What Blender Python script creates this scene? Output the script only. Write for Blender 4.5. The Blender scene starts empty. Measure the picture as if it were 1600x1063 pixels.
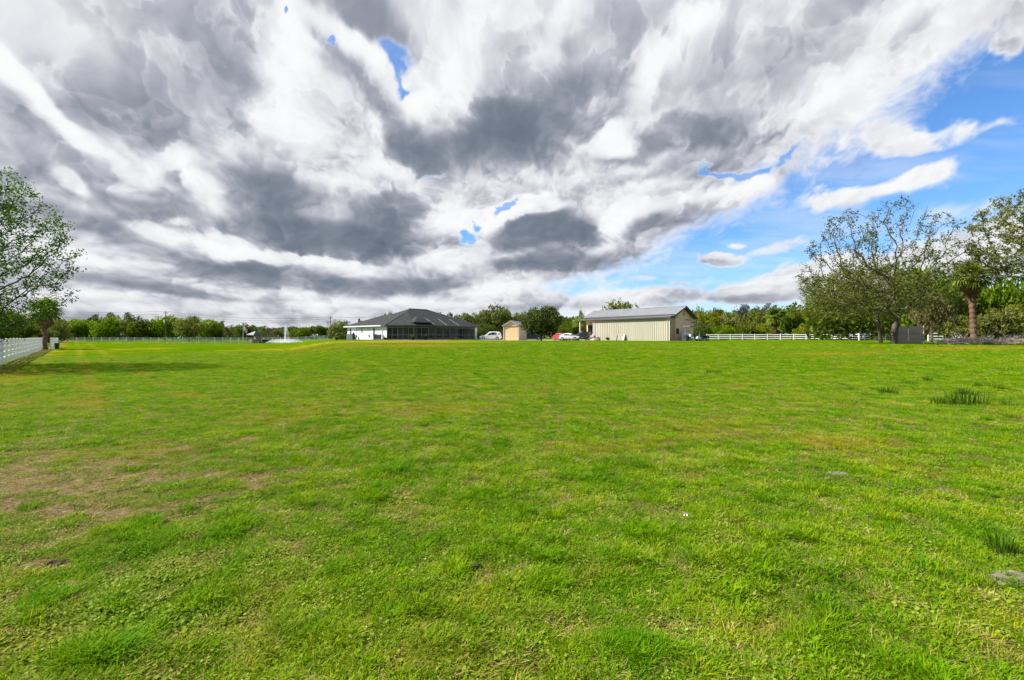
import bpy, bmesh, math, random
import numpy as np
from mathutils import Vector, Matrix

# ------------------------------------------------------------------ camera, world, sun, exposure
SC = bpy.context.scene
COL = SC.collection
F_PX, CU, HZ = 711.0, 800.0, 527.0          # focal length, centre column and horizon row of the photograph (1600 px wide)
EYE = 1.55
cam_data = bpy.data.cameras.new('camera')
cam_data.lens = 16.0
cam_data.sensor_width = 36.0
cam_data.shift_y = -4.5 / 1600.0
cam_data.clip_start = 0.05
cam_data.clip_end = 6000.0
cam = bpy.data.objects.new('camera', cam_data)
cam.location = (0, 0, EYE)
cam.rotation_euler = (math.radians(90), 0, 0)
COL.objects.link(cam)
SC.camera = cam

EXPOSURE = 1.15
BLUE_TINT = (0.44, 0.68, 0.93)
SUN_DIR = Vector((-0.85, 0.06, 0.74)).normalized()      # towards the sun: half-high on the left
SUN_EL = math.asin(SUN_DIR.z)
SUN_AZ = math.atan2(SUN_DIR.x, SUN_DIR.y)
SC.view_settings.view_transform = 'Standard'
SC.view_settings.look = 'None'
SC.view_settings.exposure = EXPOSURE
SC.view_settings.gamma = 1.0
SC.view_settings.use_curve_mapping = False
SC.render.engine = 'CYCLES'
SC.cycles.max_bounces = 6
SC.cycles.diffuse_bounces = 2
SC.cycles.glossy_bounces = 2
SC.cycles.transmission_bounces = 4
SC.cycles.transparent_max_bounces = 8
SC.cycles.sample_clamp_indirect = 4.0

sun_data = bpy.data.lights.new('sun', 'SUN')
sun_data.energy = 5.0
sun_data.angle = math.radians(0.5)
sun_data.color = (1.0, 0.95, 0.86)
sun = bpy.data.objects.new('sun', sun_data)
sun.rotation_euler = SUN_DIR.to_track_quat('Z', 'Y').to_euler()
COL.objects.link(sun)


class NT:
    """a little arithmetic over shader nodes"""
    def __init__(s, tree):
        s.t = tree
    def new(s, kind, **kw):
        n = s.t.nodes.new(kind)
        for k, v in kw.items():
            setattr(n, k, v)
        return n
    def put(s, sock, v):
        if isinstance(v, bpy.types.NodeSocket):
            s.t.links.new(v, sock)
        else:
            sock.default_value = v
    def m(s, op, a, b=None, c=None, clamp=False):
        n = s.new('ShaderNodeMath', operation=op, use_clamp=clamp)
        s.put(n.inputs[0], a)
        if b is not None: s.put(n.inputs[1], b)
        if c is not None: s.put(n.inputs[2], c)
        return n.outputs[0]
    def vm(s, op, a, b=None, scale=None):
        n = s.new('ShaderNodeVectorMath', operation=op)
        s.put(n.inputs[0], a)
        if b is not None: s.put(n.inputs[1], b)
        if scale is not None: s.put(n.inputs['Scale'], scale)
        return n.outputs['Value' if op in ('LENGTH', 'DOT_PRODUCT', 'DISTANCE') else 'Vector']
    def noise(s, vec, scale, detail=4, rough=0.5, dist=0.0, color=False, lac=2.0):
        n = s.new('ShaderNodeTexNoise')
        n.noise_dimensions = '3D'
        s.put(n.inputs['Vector'], vec)
        s.put(n.inputs['Scale'], scale)
        n.inputs['Detail'].default_value = detail
        n.inputs['Roughness'].default_value = rough
        n.inputs['Distortion'].default_value = dist
        n.inputs['Lacunarity'].default_value = lac
        return n.outputs['Color' if color else 'Fac']
    def ramp(s, fac, stops, interp='LINEAR'):
        n = s.new('ShaderNodeValToRGB')
        n.color_ramp.interpolation = interp
        e = n.color_ramp.elements
        while len(e) < len(stops): e.new(0.5)
        for el, (p, c) in zip(e, stops):
            el.position = p
            el.color = tuple(c) + (1,) if len(c) == 3 else c
        s.put(n.inputs[0], fac)
        return n.outputs[0]
    def mr(s, v, a, b, c=0.0, d=1.0, smooth=True):
        n = s.new('ShaderNodeMapRange')
        n.interpolation_type = 'SMOOTHSTEP' if smooth else 'LINEAR'
        s.put(n.inputs['Value'], v)
        for k, x in zip(('From Min', 'From Max', 'To Min', 'To Max'), (a, b, c, d)):
            s.put(n.inputs[k], x)
        return n.outputs[0]
    def mix(s, f, a, b, mode='MIX'):
        n = s.new('ShaderNodeMix', data_type='RGBA', blend_type=mode)
        s.put(n.inputs[0], f)
        for i, v in ((6, a), (7, b)):
            if not isinstance(v, bpy.types.NodeSocket): v = tuple(v) + ((1,) if len(v) == 3 else ())
            s.put(n.inputs[i], v)
        return n.outputs[2]
    def xyz(s, x, y, z):
        n = s.new('ShaderNodeCombineXYZ')
        for i, v in enumerate((x, y, z)): s.put(n.inputs[i], v)
        return n.outputs[0]
    def sep(s, v):
        n = s.new('ShaderNodeSeparateXYZ'); s.put(n.inputs[0], v)
        return n.outputs


def sky_dir(u, v):
    """bearing and elevation (in units of the focal length) of a point of the sky"""
    return math.atan((u - CU) / F_PX) , math.atan((HZ - v) / math.hypot(F_PX, u - CU))


def sky_ellipse(u, v, a, b, th):
    """centre, half axes and turn of a cloud patch as bearing / elevation"""
    e = 1.0
    c0 = sky_dir(u, v)
    cx, cy = sky_dir(u + e, v), sky_dir(u, v + e)
    J = np.array([[cx[0] - c0[0], cy[0] - c0[0]], [cx[1] - c0[1], cy[1] - c0[1]]]) / e
    t = math.radians(th)
    R = np.array([[math.cos(t), -math.sin(t)], [math.sin(t), math.cos(t)]])
    M = J @ R @ np.diag([a, b])
    w, V = np.linalg.eigh(M @ M.T)
    return c0, math.sqrt(w[1]), math.sqrt(w[0]), math.atan2(V[1, 1], V[0, 1])


# (column, row, half length, half height, turn clockwise, weight): where the photograph's sky is darker or lighter ...
SHADE = [
 (200, 40, 330, 110, 26, -0.06), (150, 120, 230, 60, 28, -0.08), (210, 170, 150, 34, 24, -0.06), (390, 160, 190, 66, 66, -0.09), (400, 300, 150, 70, 50, -0.14),
 (575, 35, 120, 60, 55, -0.34, 0.2), (545, 130, 90, 30, 50, -0.3, 0.2), (520, 340, 190, 62, 12, -0.34, 0.35), (500, 385, 170, 30, 4, -0.3, 0.45), (600, 350, 90, 56, -10, -0.2),
 (330, 320, 110, 60, 30, -0.16), (230, 325, 170, 40, 22, -0.17), (235, 386, 200, 22, 14, -0.27, 0.3), (150, 440, 120, 14, 2, -0.26, 0.2), (110, 300, 120, 40, 20, -0.12),
 (400, 432, 190, 20, 6, -0.36, 0.3), (600, 452, 140, 17, 0, -0.34, 0.3), (300, 458, 150, 9, 6, -0.26, 0.3), (710, 440, 100, 16, -8, -0.24), (775, 235, 150, 58, -4, -0.4, 0.3),
 (800, 200, 140, 50, -20, -0.16), (640, 225, 56, 34, 60, -0.28, 0.2), (900, 150, 90, 36, -35, -0.16), (985, 50, 50, 60, 20, -0.1), (1050, 228, 150, 26, -14, -0.3, 0.2),
 (960, 190, 90, 30, -20, -0.16), (1200, 130, 220, 50, -42, -0.11), (1230, 50, 240, 60, -30, -0.07), (1360, 20, 180, 30, -25, -0.06), (860, 362, 100, 34, -8, -0.5, 0.35),
 (870, 410, 120, 18, -4, -0.42, 0.3), (1000, 310, 60, 14, -10, -0.12), (1005, 372, 80, 16, -20, -0.22), (1000, 280, 130, 16, -8, -0.18), (70, 215, 90, 16, 30, -0.1),
 (270, 262, 50, 20, 10, -0.26, 0.2), (185, 235, 60, 10, 30, -0.12), (990, 410, 100, 11, -8, -0.24), (1125, 417, 40, 8, 0, -0.3, 0.3), (1290, 470, 160, 12, -4, -0.2),
 (1150, 466, 100, 8, 0, -0.2), (860, 482, 150, 8, 0, -0.16), (1250, 458, 90, 10, -6, -0.24), (1400, 244, 120, 12, -14, -0.2), (1380, 320, 70, 8, -14, -0.16),
 (40, 150, 110, 26, 38, 0.4, 0.2), (130, 215, 120, 22, 36, 0.4, 0.2), (280, 238, 46, 26, 10, 0.42, 0.3), (325, 300, 66, 26, 55, 0.44, 0.2), (125, 290, 50, 18, 35, 0.36, 0.3),
 (210, 240, 90, 16, 36, 0.3), (245, 374, 50, 18, 20, 0.34, 0.2), (350, 392, 50, 22, 10, 0.4, 0.2), (150, 412, 110, 8, 6, 0.34, 0.2), (90, 462, 150, 10, 2, 0.34),
 (470, 90, 50, 130, 16, 0.42, 0.2), (455, 200, 50, 50, 0, 0.26), (580, 110, 100, 22, 46, 0.44, 0.2), (510, 130, 40, 70, -30, 0.2), (590, 200, 60, 20, 52, 0.18),
 (590, 270, 80, 26, 14, 0.34), (700, 130, 60, 90, 24, 0.4), (650, 170, 30, 34, 30, 0.4), (760, 40, 150, 56, 0, 0.2), (880, 70, 34, 80, 40, 0.3, 0.1),
 (1020, 120, 34, 110, 32, 0.4, 0.1), (1090, 15, 60, 40, 0, 0.34), (972, 215, 34, 26, -40, 0.62, 0.3), (700, 348, 52, 26, -10, 0.4, 0.2), (640, 290, 60, 20, 20, 0.2),
 (815, 330, 66, 16, -6, 0.5, 0.3), (775, 352, 20, 24, 0, 0.4), (930, 330, 90, 16, -12, 0.36), (1060, 320, 130, 20, -20, 0.3), (970, 350, 60, 20, 0, 0.25),
 (1150, 282, 110, 22, -24, 0.3), (1060, 392, 80, 10, -24, 0.3), (680, 405, 120, 18, -4, 0.34), (500, 418, 150, 8, 4, 0.4, 0.2), (470, 458, 46, 14, 10, 0.34, 0.1),
 (830, 450, 130, 12, -4, 0.3), (660, 476, 180, 7, 0, 0.2), (560, 475, 100, 7, 0, 0.2), (1260, 190, 210, 26, -38, 0.24), (1400, 90, 160, 40, -35, 0.16),
 (1480, 20, 200, 40, -20, 0.14), (960, 460, 110, 12, 0, 0.2), (1230, 435, 100, 14, -16, 0.3), (40, 480, 200, 14, 0, 0.2), (1500, 400, 130, 60, -20, 0.3),
 (1330, 302, 120, 26, -18, 0.35), (1500, 210, 170, 30, -12, 0.2), (280, 350, 26, 10, 10, 0.25, 0.2), (300, 276, 20, 12, 0, 0.3, 0.2), (410, 410, 40, 8, 6, 0.2),
 (200, 300, 40, 12, 20, 0.2), (560, 430, 60, 8, 0, 0.2), (380, 460, 50, 8, 0, 0.22), (250, 425, 40, 6, 6, 0.2), (590, 300, 30, 12, 0, 0.2),
 (100, 40, 260, 90, 20, 0.1), (1350, 60, 260, 60, -35, 0.08),
]
# ... and where blue shows through it or single clouds stand in the blue
COVER = [
 (622, 106, 52, 30, 8, -2.1), (630, 146, 18, 40, 0, -2.0), (610, 66, 40, 50, -40, -.8), (537, 92, 14, 8, 20, -2.2, .4), (486, 40, 6, 9, 0, -2.0, .4), (734, 370, 32, 17, 0, -2.3, .1), (754, 348, 22, 12, 0, -1.8, .1), (792, 326, 34, 9, -16, -2.0, .1),
 (672, 282, 20, 6, 0, -1.4, .3), (840, 316, 24, 6, -8, -1.2, .3), (930, 300, 26, 5, -8, -1.2, .3), (1150, 262, 60, 8, -14, -1.4, .1), (1090, 268, 40, 7, -10, -1.2, .3), (1225, 246, 50, 9, -30, -1.0), (620, 30, 60, 10, 60, -.7), (690, 40, 30, 12, 20, -.7),
 (1330, 312, 66, 30, -16, 1.75), (1296, 322, 30, 20, 0, .9), (1440, 282, 70, 30, -14, 1.8), (1385, 304, 50, 16, -10, .7), (1490, 216, 130, 22, -14, .72), (1565, 200, 80, 14, -14, .45), (1400, 226, 50, 20, 0, 1.0), (1575, 70, 50, 26, -40, 1.2), (1130, 412, 42, 13, 4, 2.2, .2), (1158, 388, 18, 8, 0, 1.4), (1220, 396, 80, 12, -14, 1.4),
 (1235, 440, 110, 26, -18, 2.3, .2), (1150, 462, 170, 18, 0, 1.6), (1010, 436, 28, 8, 0, 1.3), (1065, 446, 24, 7, 0, 1.5), (1020, 465, 60, 18, 0, 1.4), (960, 480, 200, 26, 0, 1.4), (1350, 450, 160, 36, -10, 1.5), (1560, 390, 120, 62, -24, 2.6, .2), (1430, 420, 120, 44, -10, 2.0), (1260, 330, 60, 70, 30, .30), (1500, 130, 200, 60, -30, -.3), (1480, 350, 60, 16, -24, .8),
 (930, 395, 160, 36, -12, 1.1), (1050, 330, 140, 40, -24, 1.2), (1170, 285, 80, 22, -24, 1.3),
]

_prng = np.random.RandomState(11)
_PERM = _prng.permutation(512).astype(np.int32)
_GA = (_prng.rand(512) * 2 * np.pi).astype(np.float32)
_GX, _GY = np.cos(_GA), np.sin(_GA)


def perlin(x, y, seed=0):
    """2D gradient noise, about -0.7..0.7"""
    xi, yi = np.floor(x), np.floor(y)
    xf, yf = (x - xi).astype(np.float32), (y - yi).astype(np.float32)
    xi, yi = xi.astype(np.int32), yi.astype(np.int32)
    u = xf * xf * xf * (xf * (xf * 6 - 15) + 10)
    v = yf * yf * yf * (yf * (yf * 6 - 15) + 10)
    def g(ix, iy, fx, fy):
        h = _PERM[(_PERM[(ix + seed * 37) & 511] + iy) & 511]
        return _GX[h] * fx + _GY[h] * fy
    a, b = g(xi, yi, xf, yf), g(xi + 1, yi, xf - 1, yf)
    c, d = g(xi, yi + 1, xf, yf - 1), g(xi + 1, yi + 1, xf - 1, yf - 1)
    ab, cd = a + (b - a) * u, c + (d - c) * u
    return (ab + (cd - ab) * v) * 1.4


def fbm(x, y, octs, gain=0.5, seed=0, billow=False):
    acc, amp, tot = 0.0, 1.0, 0.0
    for o in range(octs):
        n = perlin(x, y, seed + o)
        if billow: n = np.abs(n) * 2 - 0.55
        acc = acc + n * amp
        tot += amp
        amp *= gain
        x, y = x * 1.93 * 0.955 - y * 1.93 * 0.296 + 17.3, x * 1.93 * 0.296 + y * 1.93 * 0.955 - 9.1
    return acc / tot * 1.6


def cells(x, y, seed=0):
    """rounded bumps: 1 in the middle of a cell, 0 at the creases"""
    xi, yi = np.floor(x).astype(np.int32), np.floor(y).astype(np.int32)
    best = np.full(x.shape, 9.0, np.float32)
    for i in (-1, 0, 1):
        for j in (-1, 0, 1):
            h = _PERM[(_PERM[(xi + i + seed * 37) & 511] + yi + j) & 511]
            cx, cy = xi + i + 0.5 + 0.42 * _GX[h], yi + j + 0.5 + 0.42 * _GY[h]
            best = np.minimum(best, (x - cx) ** 2 + (y - cy) ** 2)
    return 1 - np.minimum(best * 1.1, 1.2)


def puffs(x, y, octs, seed, gain=0.48):
    acc, amp, tot = 0.0, 1.0, 0.0
    for o in range(octs):
        acc = acc + cells(x, y, seed + o) * amp
        tot += amp; amp *= gain
        x, y = x * 2.1 * 0.94 - y * 2.1 * 0.34 + 5.3, x * 2.1 * 0.34 + y * 2.1 * 0.94 + 2.7
    return acc / tot


def sstep(a, b, x):
    t = np.clip((x - a) / (b - a), 0, 1)
    return t * t * (3 - 2 * t)


def patch_sum(table, az, el):
    acc = np.zeros_like(az)
    for (u, v, a, b, th, w, *hard) in table:
        (c0, c1), A, B, ang = sky_ellipse(u, v, a * 1.25, b * 1.25, th)
        x, y = az - c0, el - c1
        ca, sa = math.cos(ang), math.sin(ang)
        r = np.sqrt(((x * ca + y * sa) / A) ** 2 + ((y * ca - x * sa) / B) ** 2)
        acc += w * (1 - sstep(hard[0] if hard else 0.0, 1.0, r))
    return acc


def ray(u, v):
    return Vector(((u - CU) / F_PX, 1.0, (HZ - v) / F_PX)).normalized()


# the edge of the overcast runs from the upper right down to the middle of the horizon
N_EDGE = ray(1600, 44).cross(ray(900, 440)).normalized()
if N_EDGE.dot(ray(400, 100)) < 0: N_EDGE = -N_EDGE
TONES = np.array([[92, 104, 119], [124, 133, 147], [174, 177, 188], [220, 222, 228], [247, 248, 250], [255, 255, 255]], float) / 255
TPOS = [0.0, 0.2, 0.45, 0.68, 0.88, 1.0]


def cloud_deck(az, el):
    """colour (linear) and density of the broken cloud deck for bearings az and elevations el"""
    az, el = az.astype(np.float32), el.astype(np.float32)
    ce = np.cos(el)
    dx, dy, dz = np.sin(az) * ce, np.cos(az) * ce, np.maximum(np.sin(el), 0)
    k = 1 / (dz + 0.16)
    px, py = dx * k, dy * k
    fx, fy = 2.0 * az / (dz + 0.30) ** 0.28 + 0.04 * px, -1.6 * np.log(dz + 0.32)      # upright billows: the deck seen from the side near the horizon
    front = sstep(-0.2, 0.4, dy)
    fx, fy = fx * front + px * (1 - front), fy * front + py * (1 - front)
    sq = np.clip(el / 0.4, 0.2, 1.0)
    hx, hy = az * 3.1 / (dz + 0.35) ** 0.25 * front + px * 1.4 * (1 - front), -3.0 * np.log(dz + 0.36) * front + py * 1.4 * (1 - front)
    w1, w2 = fbm(fx * 2.2 + 5, fy * 2.2, 4, 0.5, 3), fbm(fx * 2.2 - 9, fy * 2.2 + 31, 4, 0.5, 9)
    w3, w4 = fbm(fx * 8 + 15, fy * 8, 4, 0.6, 13), fbm(fx * 8 - 9, fy * 8 + 3, 4, 0.6, 19)
    hx, hy = hx + 0.12 * w1, hy + 0.12 * w2
    bx, by = hx + 0.045 * w3, hy + 0.045 * w4
    p0 = puffs(bx * 1.6, by * 1.6, 4, 140, 0.42)
    q0 = puffs(bx * 5.2, by * 5.2, 3, 150)
    aw = az + (0.046 * w1 + 0.012 * w3 + 0.035 * (q0 - .62)) * sq
    ew = el + (0.034 * w2 + 0.010 * w4 - 0.05 * (p0 - .66) - 0.03 * (q0 - .62)) * sq
    edge = dx * N_EDGE.x + dy * N_EDGE.y + dz * N_EDGE.z
    behind = 1 - sstep(-0.35, 0.25, dy)
    beyond = fbm(px * .55, py * .55, 2, 0.5, 40) * 2.5 + 0.45
    base = np.clip(edge * 13, -1.1, 1.35) * (1 - behind) + np.clip(beyond, -.8, 1.3) * behind
    cover = patch_sum(COVER, aw, ew) + base
    shade = 0.645 + 1.02 * patch_sum(SHADE, aw, ew)
    qx, qy = fx + 0.10 * w1, fy + 0.10 * w2
    big = fbm(px * 1.7 + .1 * w1, py * 1.7 + .1 * w2, 3, 0.45, 50)
    mid = 0.30 * fbm(qx * 3.2, qy * 3.6, 6, 0.55, 60) + 0.95 * fbm(hx * 2.0, hy * 2.0, 6, 0.55, 63)
    puff = fbm(hx * 3.6, hy * 3.6, 6, 0.54, 70, billow=True)
    fine = fbm(hx * 11, hy * 11, 5, 0.62, 80)
    c = cover + 0.25 * big + 0.35 * mid + 0.25 * puff + 0.30 * fine + 0.75 * (p0 - 0.5) + 0.55 * (q0 - 0.5)
    soft = sstep(0.1, 0.9, fbm(px * 1.1, py * 1.1, 2, 0.5, 77) + 0.5)
    wdt = 0.34 + 0.45 * soft + 0.20 * (edge < 0.02)
    alpha = sstep(0.06 - wdt, 0.06 + wdt, c)
    thick = sstep(-0.1, 0.9, c)
    # the light comes from the upper left: that side of every billow is lit, its base is dark
    low = 1 - sstep(0.15, 0.65, el)
    ox, oy = -0.06, -(0.035 + 0.06 * low)
    def relief(sc, octs, seed, d):
        h = lambda x, y: fbm(x * sc, y * sc * 1.25, octs, 0.5, seed) - 0.45 * np.abs(fbm(x * sc * 1.3, y * sc * 1.6, octs - 1, 0.5, seed + 7))
        return h(qx + ox * d, qy + oy * d) - h(qx, qy)
    # where the deck is cauliflower cloud rather than smooth sheet
    puffy = np.clip(0.25 + 1.1 * np.exp(-((az - 0.0) / 0.55) ** 2) * sstep(0.62, 0.35, el) + 1.0 * sstep(0.38, 0.12, el) + 0.8 * sstep(0.05, -0.02, edge), 0, 1)
    p1 = puffs((bx + ox * .55) * 1.6, (by + oy * .55) * 1.6, 4, 140, 0.42)
    q1 = puffs((bx + ox * .25) * 5.2, (by + oy * .25) * 5.2, 3, 150)
    rel = relief(2.1, 5, 90, 1.5) * 0.5 + ((p1 - p0) * 2.2 + (q1 - q0) * 0.55) * puffy
    crease = (p0 - 0.5) * 0.5 + (q0 - 0.5) * 0.35
    s = shade + 0.10 * big + 0.16 * mid - (0.34 + 0.14 * low) * rel + 0.24 * crease * puffy + 0.012 * fine
    # nearer billows in front of farther ones: a crisp bright rim that fades inwards
    for sc, amp, sd in ((1.9, 0.15, 120), (3.6, 0.12, 130)):
        c2 = fbm(hx * sc * .62, hy * sc * .62, 6, 0.5, sd) - 0.5 * np.abs(fbm(hx * sc * 1.3, hy * sc * 1.3, 5, 0.55, sd + 5)) + (shade - 0.55) * 0.9 + 0.06
        s = s + amp * np.where(c2 > 0, np.exp(-np.maximum(c2, 0) / 0.30), 1.0 * np.exp(np.minimum(c2, 0) / 0.045)) * (0.35 + 0.65 * sstep(0.3, 0.75, shade)) - amp * 0.40
    # denser cores are darker, thin edges bright
    s = s + (1 - thick) * 0.26
    far = 1 - sstep(0.0, 0.20, el)
    s = s * (1 - 0.30 * far) + 0.72 * 0.30 * far
    s = np.where(s < 0.35, 0.35 * np.exp((s - 0.35) / 0.42), s)
    s = np.where(s > 0.72, 0.72 + 0.27 * (1 - np.exp(-(s - 0.72) / 0.30)) + 0.05 * (fine + mid) * np.clip((s - 0.72) * 4, 0, 1), s)
    s = np.clip(s, 0, 1)
    rgb = np.stack([np.interp(s, TPOS, TONES[:, i]) for i in range(3)], -1)
    lin = np.where(rgb <= .04045, rgb / 12.92, ((rgb + .055) / 1.055) ** 2.4)
    # thin veils over the blue
    veil = 0.30 * sstep(0.0, 0.9, fbm(px * 0.9 + 0.5 * py, py * 2.6, 5, 0.6, 100) + 0.25) 
    alpha = np.maximum(alpha, veil * (1 - alpha))
    haze = np.exp(-np.maximum(el, 0) / 0.045) * 0.75
    alpha = 1 - (1 - alpha) * (1 - haze)
    return lin, alpha


def set_pixels_sky():
    """the sky as bearings x elevations, computed here: colour of the cloud deck and how much of the blue it hides"""
    W, H = 4096, 1024
    def grid(c0, c1, step):
        u = (np.arange(c0, c1, step) + step / 2) / W
        v = (np.arange(0, H, step) + step / 2) / H
        az, el = np.meshgrid((u - 0.5) * 2 * np.pi, v * np.pi / 2)
        lin, a = cloud_deck(az, el)
        lin = np.clip(lin, 0, 1)
        srgb = np.where(lin < .0031308, lin * 12.92, 1.055 * lin ** (1 / 2.4) - .055)
        return np.concatenate([srgb, a[..., None]], -1).astype(np.float32)
    coarse = grid(0, W, 4)
    px = np.repeat(np.repeat(coarse, 4, 0), 4, 1)
    f0, f1 = int(W * (0.5 - 60 / 360)), int(W * (0.5 + 60 / 360))
    px[:, f0:f1] = grid(f0, f1, 1)
    img = bpy.data.images.new('cloud_deck', W, H, alpha=True, float_buffer=False)
    img.alpha_mode = 'CHANNEL_PACKED'
    img.pixels.foreach_set(np.clip(px, 0, 1).ravel())
    img.pack()
    return img


world = bpy.data.worlds.new('World')
SC.world = world
world.use_nodes = True
wt = world.node_tree
wt.nodes.clear()
N = NT(wt)
tc = N.new('ShaderNodeTexCoord')
D = N.vm('NORMALIZE', tc.outputs['Generated'])
dx, dy, dz = N.sep(D)[0:3]
az = N.m('ARCTAN2', dx, dy)
el = N.m('ARCSINE', dz)
uv = N.xyz(N.m('MULTIPLY_ADD', az, 1 / (2 * math.pi), 0.5), N.m('MAXIMUM', N.m('MULTIPLY', el, 2 / math.pi), 0.0006), 0.0)
tex = N.new('ShaderNodeTexImage', interpolation='Linear', extension='EXTEND')
tex.image = set_pixels_sky()
N.put(tex.inputs[0], uv)
skyn = N.new('ShaderNodeTexSky', sky_type='NISHITA')
skyn.sun_disc = False
skyn.sun_elevation = SUN_EL
skyn.sun_rotation = SUN_AZ
skyn.air_density = 1.0
skyn.dust_density = 0.3
skyn.ozone_density = 2.0
SKY_STRENGTH = 0.10
K = 1.0 / (SKY_STRENGTH * 2 ** EXPOSURE)
blue = N.mix(1.0, skyn.outputs[0], BLUE_TINT, 'MULTIPLY')
final = N.mix(tex.outputs['Alpha'], blue, N.vm('SCALE', tex.outputs['Color'], scale=K))
bg = N.new('ShaderNodeBackground')
N.put(bg.inputs['Color'], final)
bg.inputs['Strength'].default_value = SKY_STRENGTH
wo = N.new('ShaderNodeOutputWorld')
wt.links.new(bg.outputs[0], wo.inputs[0])

# ------------------------------------------------------------------ helpers
PI = math.pi
rng = np.random.RandomState(5)
random.seed(5)


def smooth(a, b, x):
    t = np.clip((x - a) / (b - a), 0, 1)
    return t * t * (3 - 2 * t)


PONDC = (-74.0, 132.0, 32.0, 17.0)


def ground_z(x, y):
    """height of the land: level at the left, a gentle rise to the right and far side, the house on a low pad, a pond"""
    x, y = np.asarray(x, float), np.asarray(y, float)
    d = np.hypot(x, y) + 1e-6
    a = np.degrees(np.arctan2(x, y))
    side = smooth(-27.5, -20.5, a) * (1 - smooth(120, 160, np.abs(a)))
    z = 0.88 * side * smooth(14, 50, d)
    z = z + 0.24 * np.exp(-(((x + 21) / 15) ** 2 + ((y - 95) / 13) ** 2) ** 2)
    pd = np.sqrt(((x - PONDC[0]) / PONDC[2]) ** 2 + ((y - PONDC[1]) / PONDC[3]) ** 2)
    z = z - 0.85 * (1 - smooth(0.80, 1.06, pd))
    z = z + 0.05 * np.sin(x * 0.23 + 1.0) * np.sin(y * 0.19) * smooth(10, 30, d) * (1 - smooth(50, 70, d))
    return z


def gz(x, y):
    return float(ground_z(x, y))


def at(u, y, z=None):
    x = (u - CU) / F_PX * y
    return Vector((x, y, gz(x, y) if z is None else z))


def zrow(v, y):
    return EYE + (HZ - v) / F_PX * y


def on_ground(u, v):
    """where the line of sight through a point of the photograph meets the land"""
    y = 2.0
    for y in np.arange(1.5, 160, 0.05):
        x = (u - CU) / F_PX * y
        if EYE + (HZ - v) / F_PX * y <= gz(x, y): break
    return float((u - CU) / F_PX * y), float(y)


def tag(o, label, cat, group=None, kind=None):
    if label: o['label'] = label
    if cat: o['category'] = cat
    if group: o['group'] = group
    if kind: o['kind'] = kind
    return o


def thing(name, label, cat, loc=(0, 0, 0), rz=0.0, group=None):
    o = bpy.data.objects.new(name, None)
    o.empty_display_size = 0.3
    o.location = loc
    o.rotation_euler = (0, 0, rz)
    COL.objects.link(o)
    return tag(o, label, cat, group)


def link(name, me, parent=None, loc=None, rot=None, scale=None):
    o = bpy.data.objects.new(name, me)
    COL.objects.link(o)
    if parent is not None: o.parent = parent
    if loc is not None: o.location = loc
    if rot is not None: o.rotation_euler = rot
    if scale is not None: o.scale = scale
    return o


def dup(root, loc, rz, label=None, group=None, scale=None):
    def cp(o, parent):
        c = o.copy()
        COL.objects.link(c)
        c.parent = parent
        for ch in list(o.children): cp(ch, c)
        return c
    r = cp(root, None)
    r.location = loc
    r.rotation_euler = (0, 0, rz)
    if scale: r.scale = scale
    if label: r['label'] = label
    if group: r['group'] = group
    return r


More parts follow.
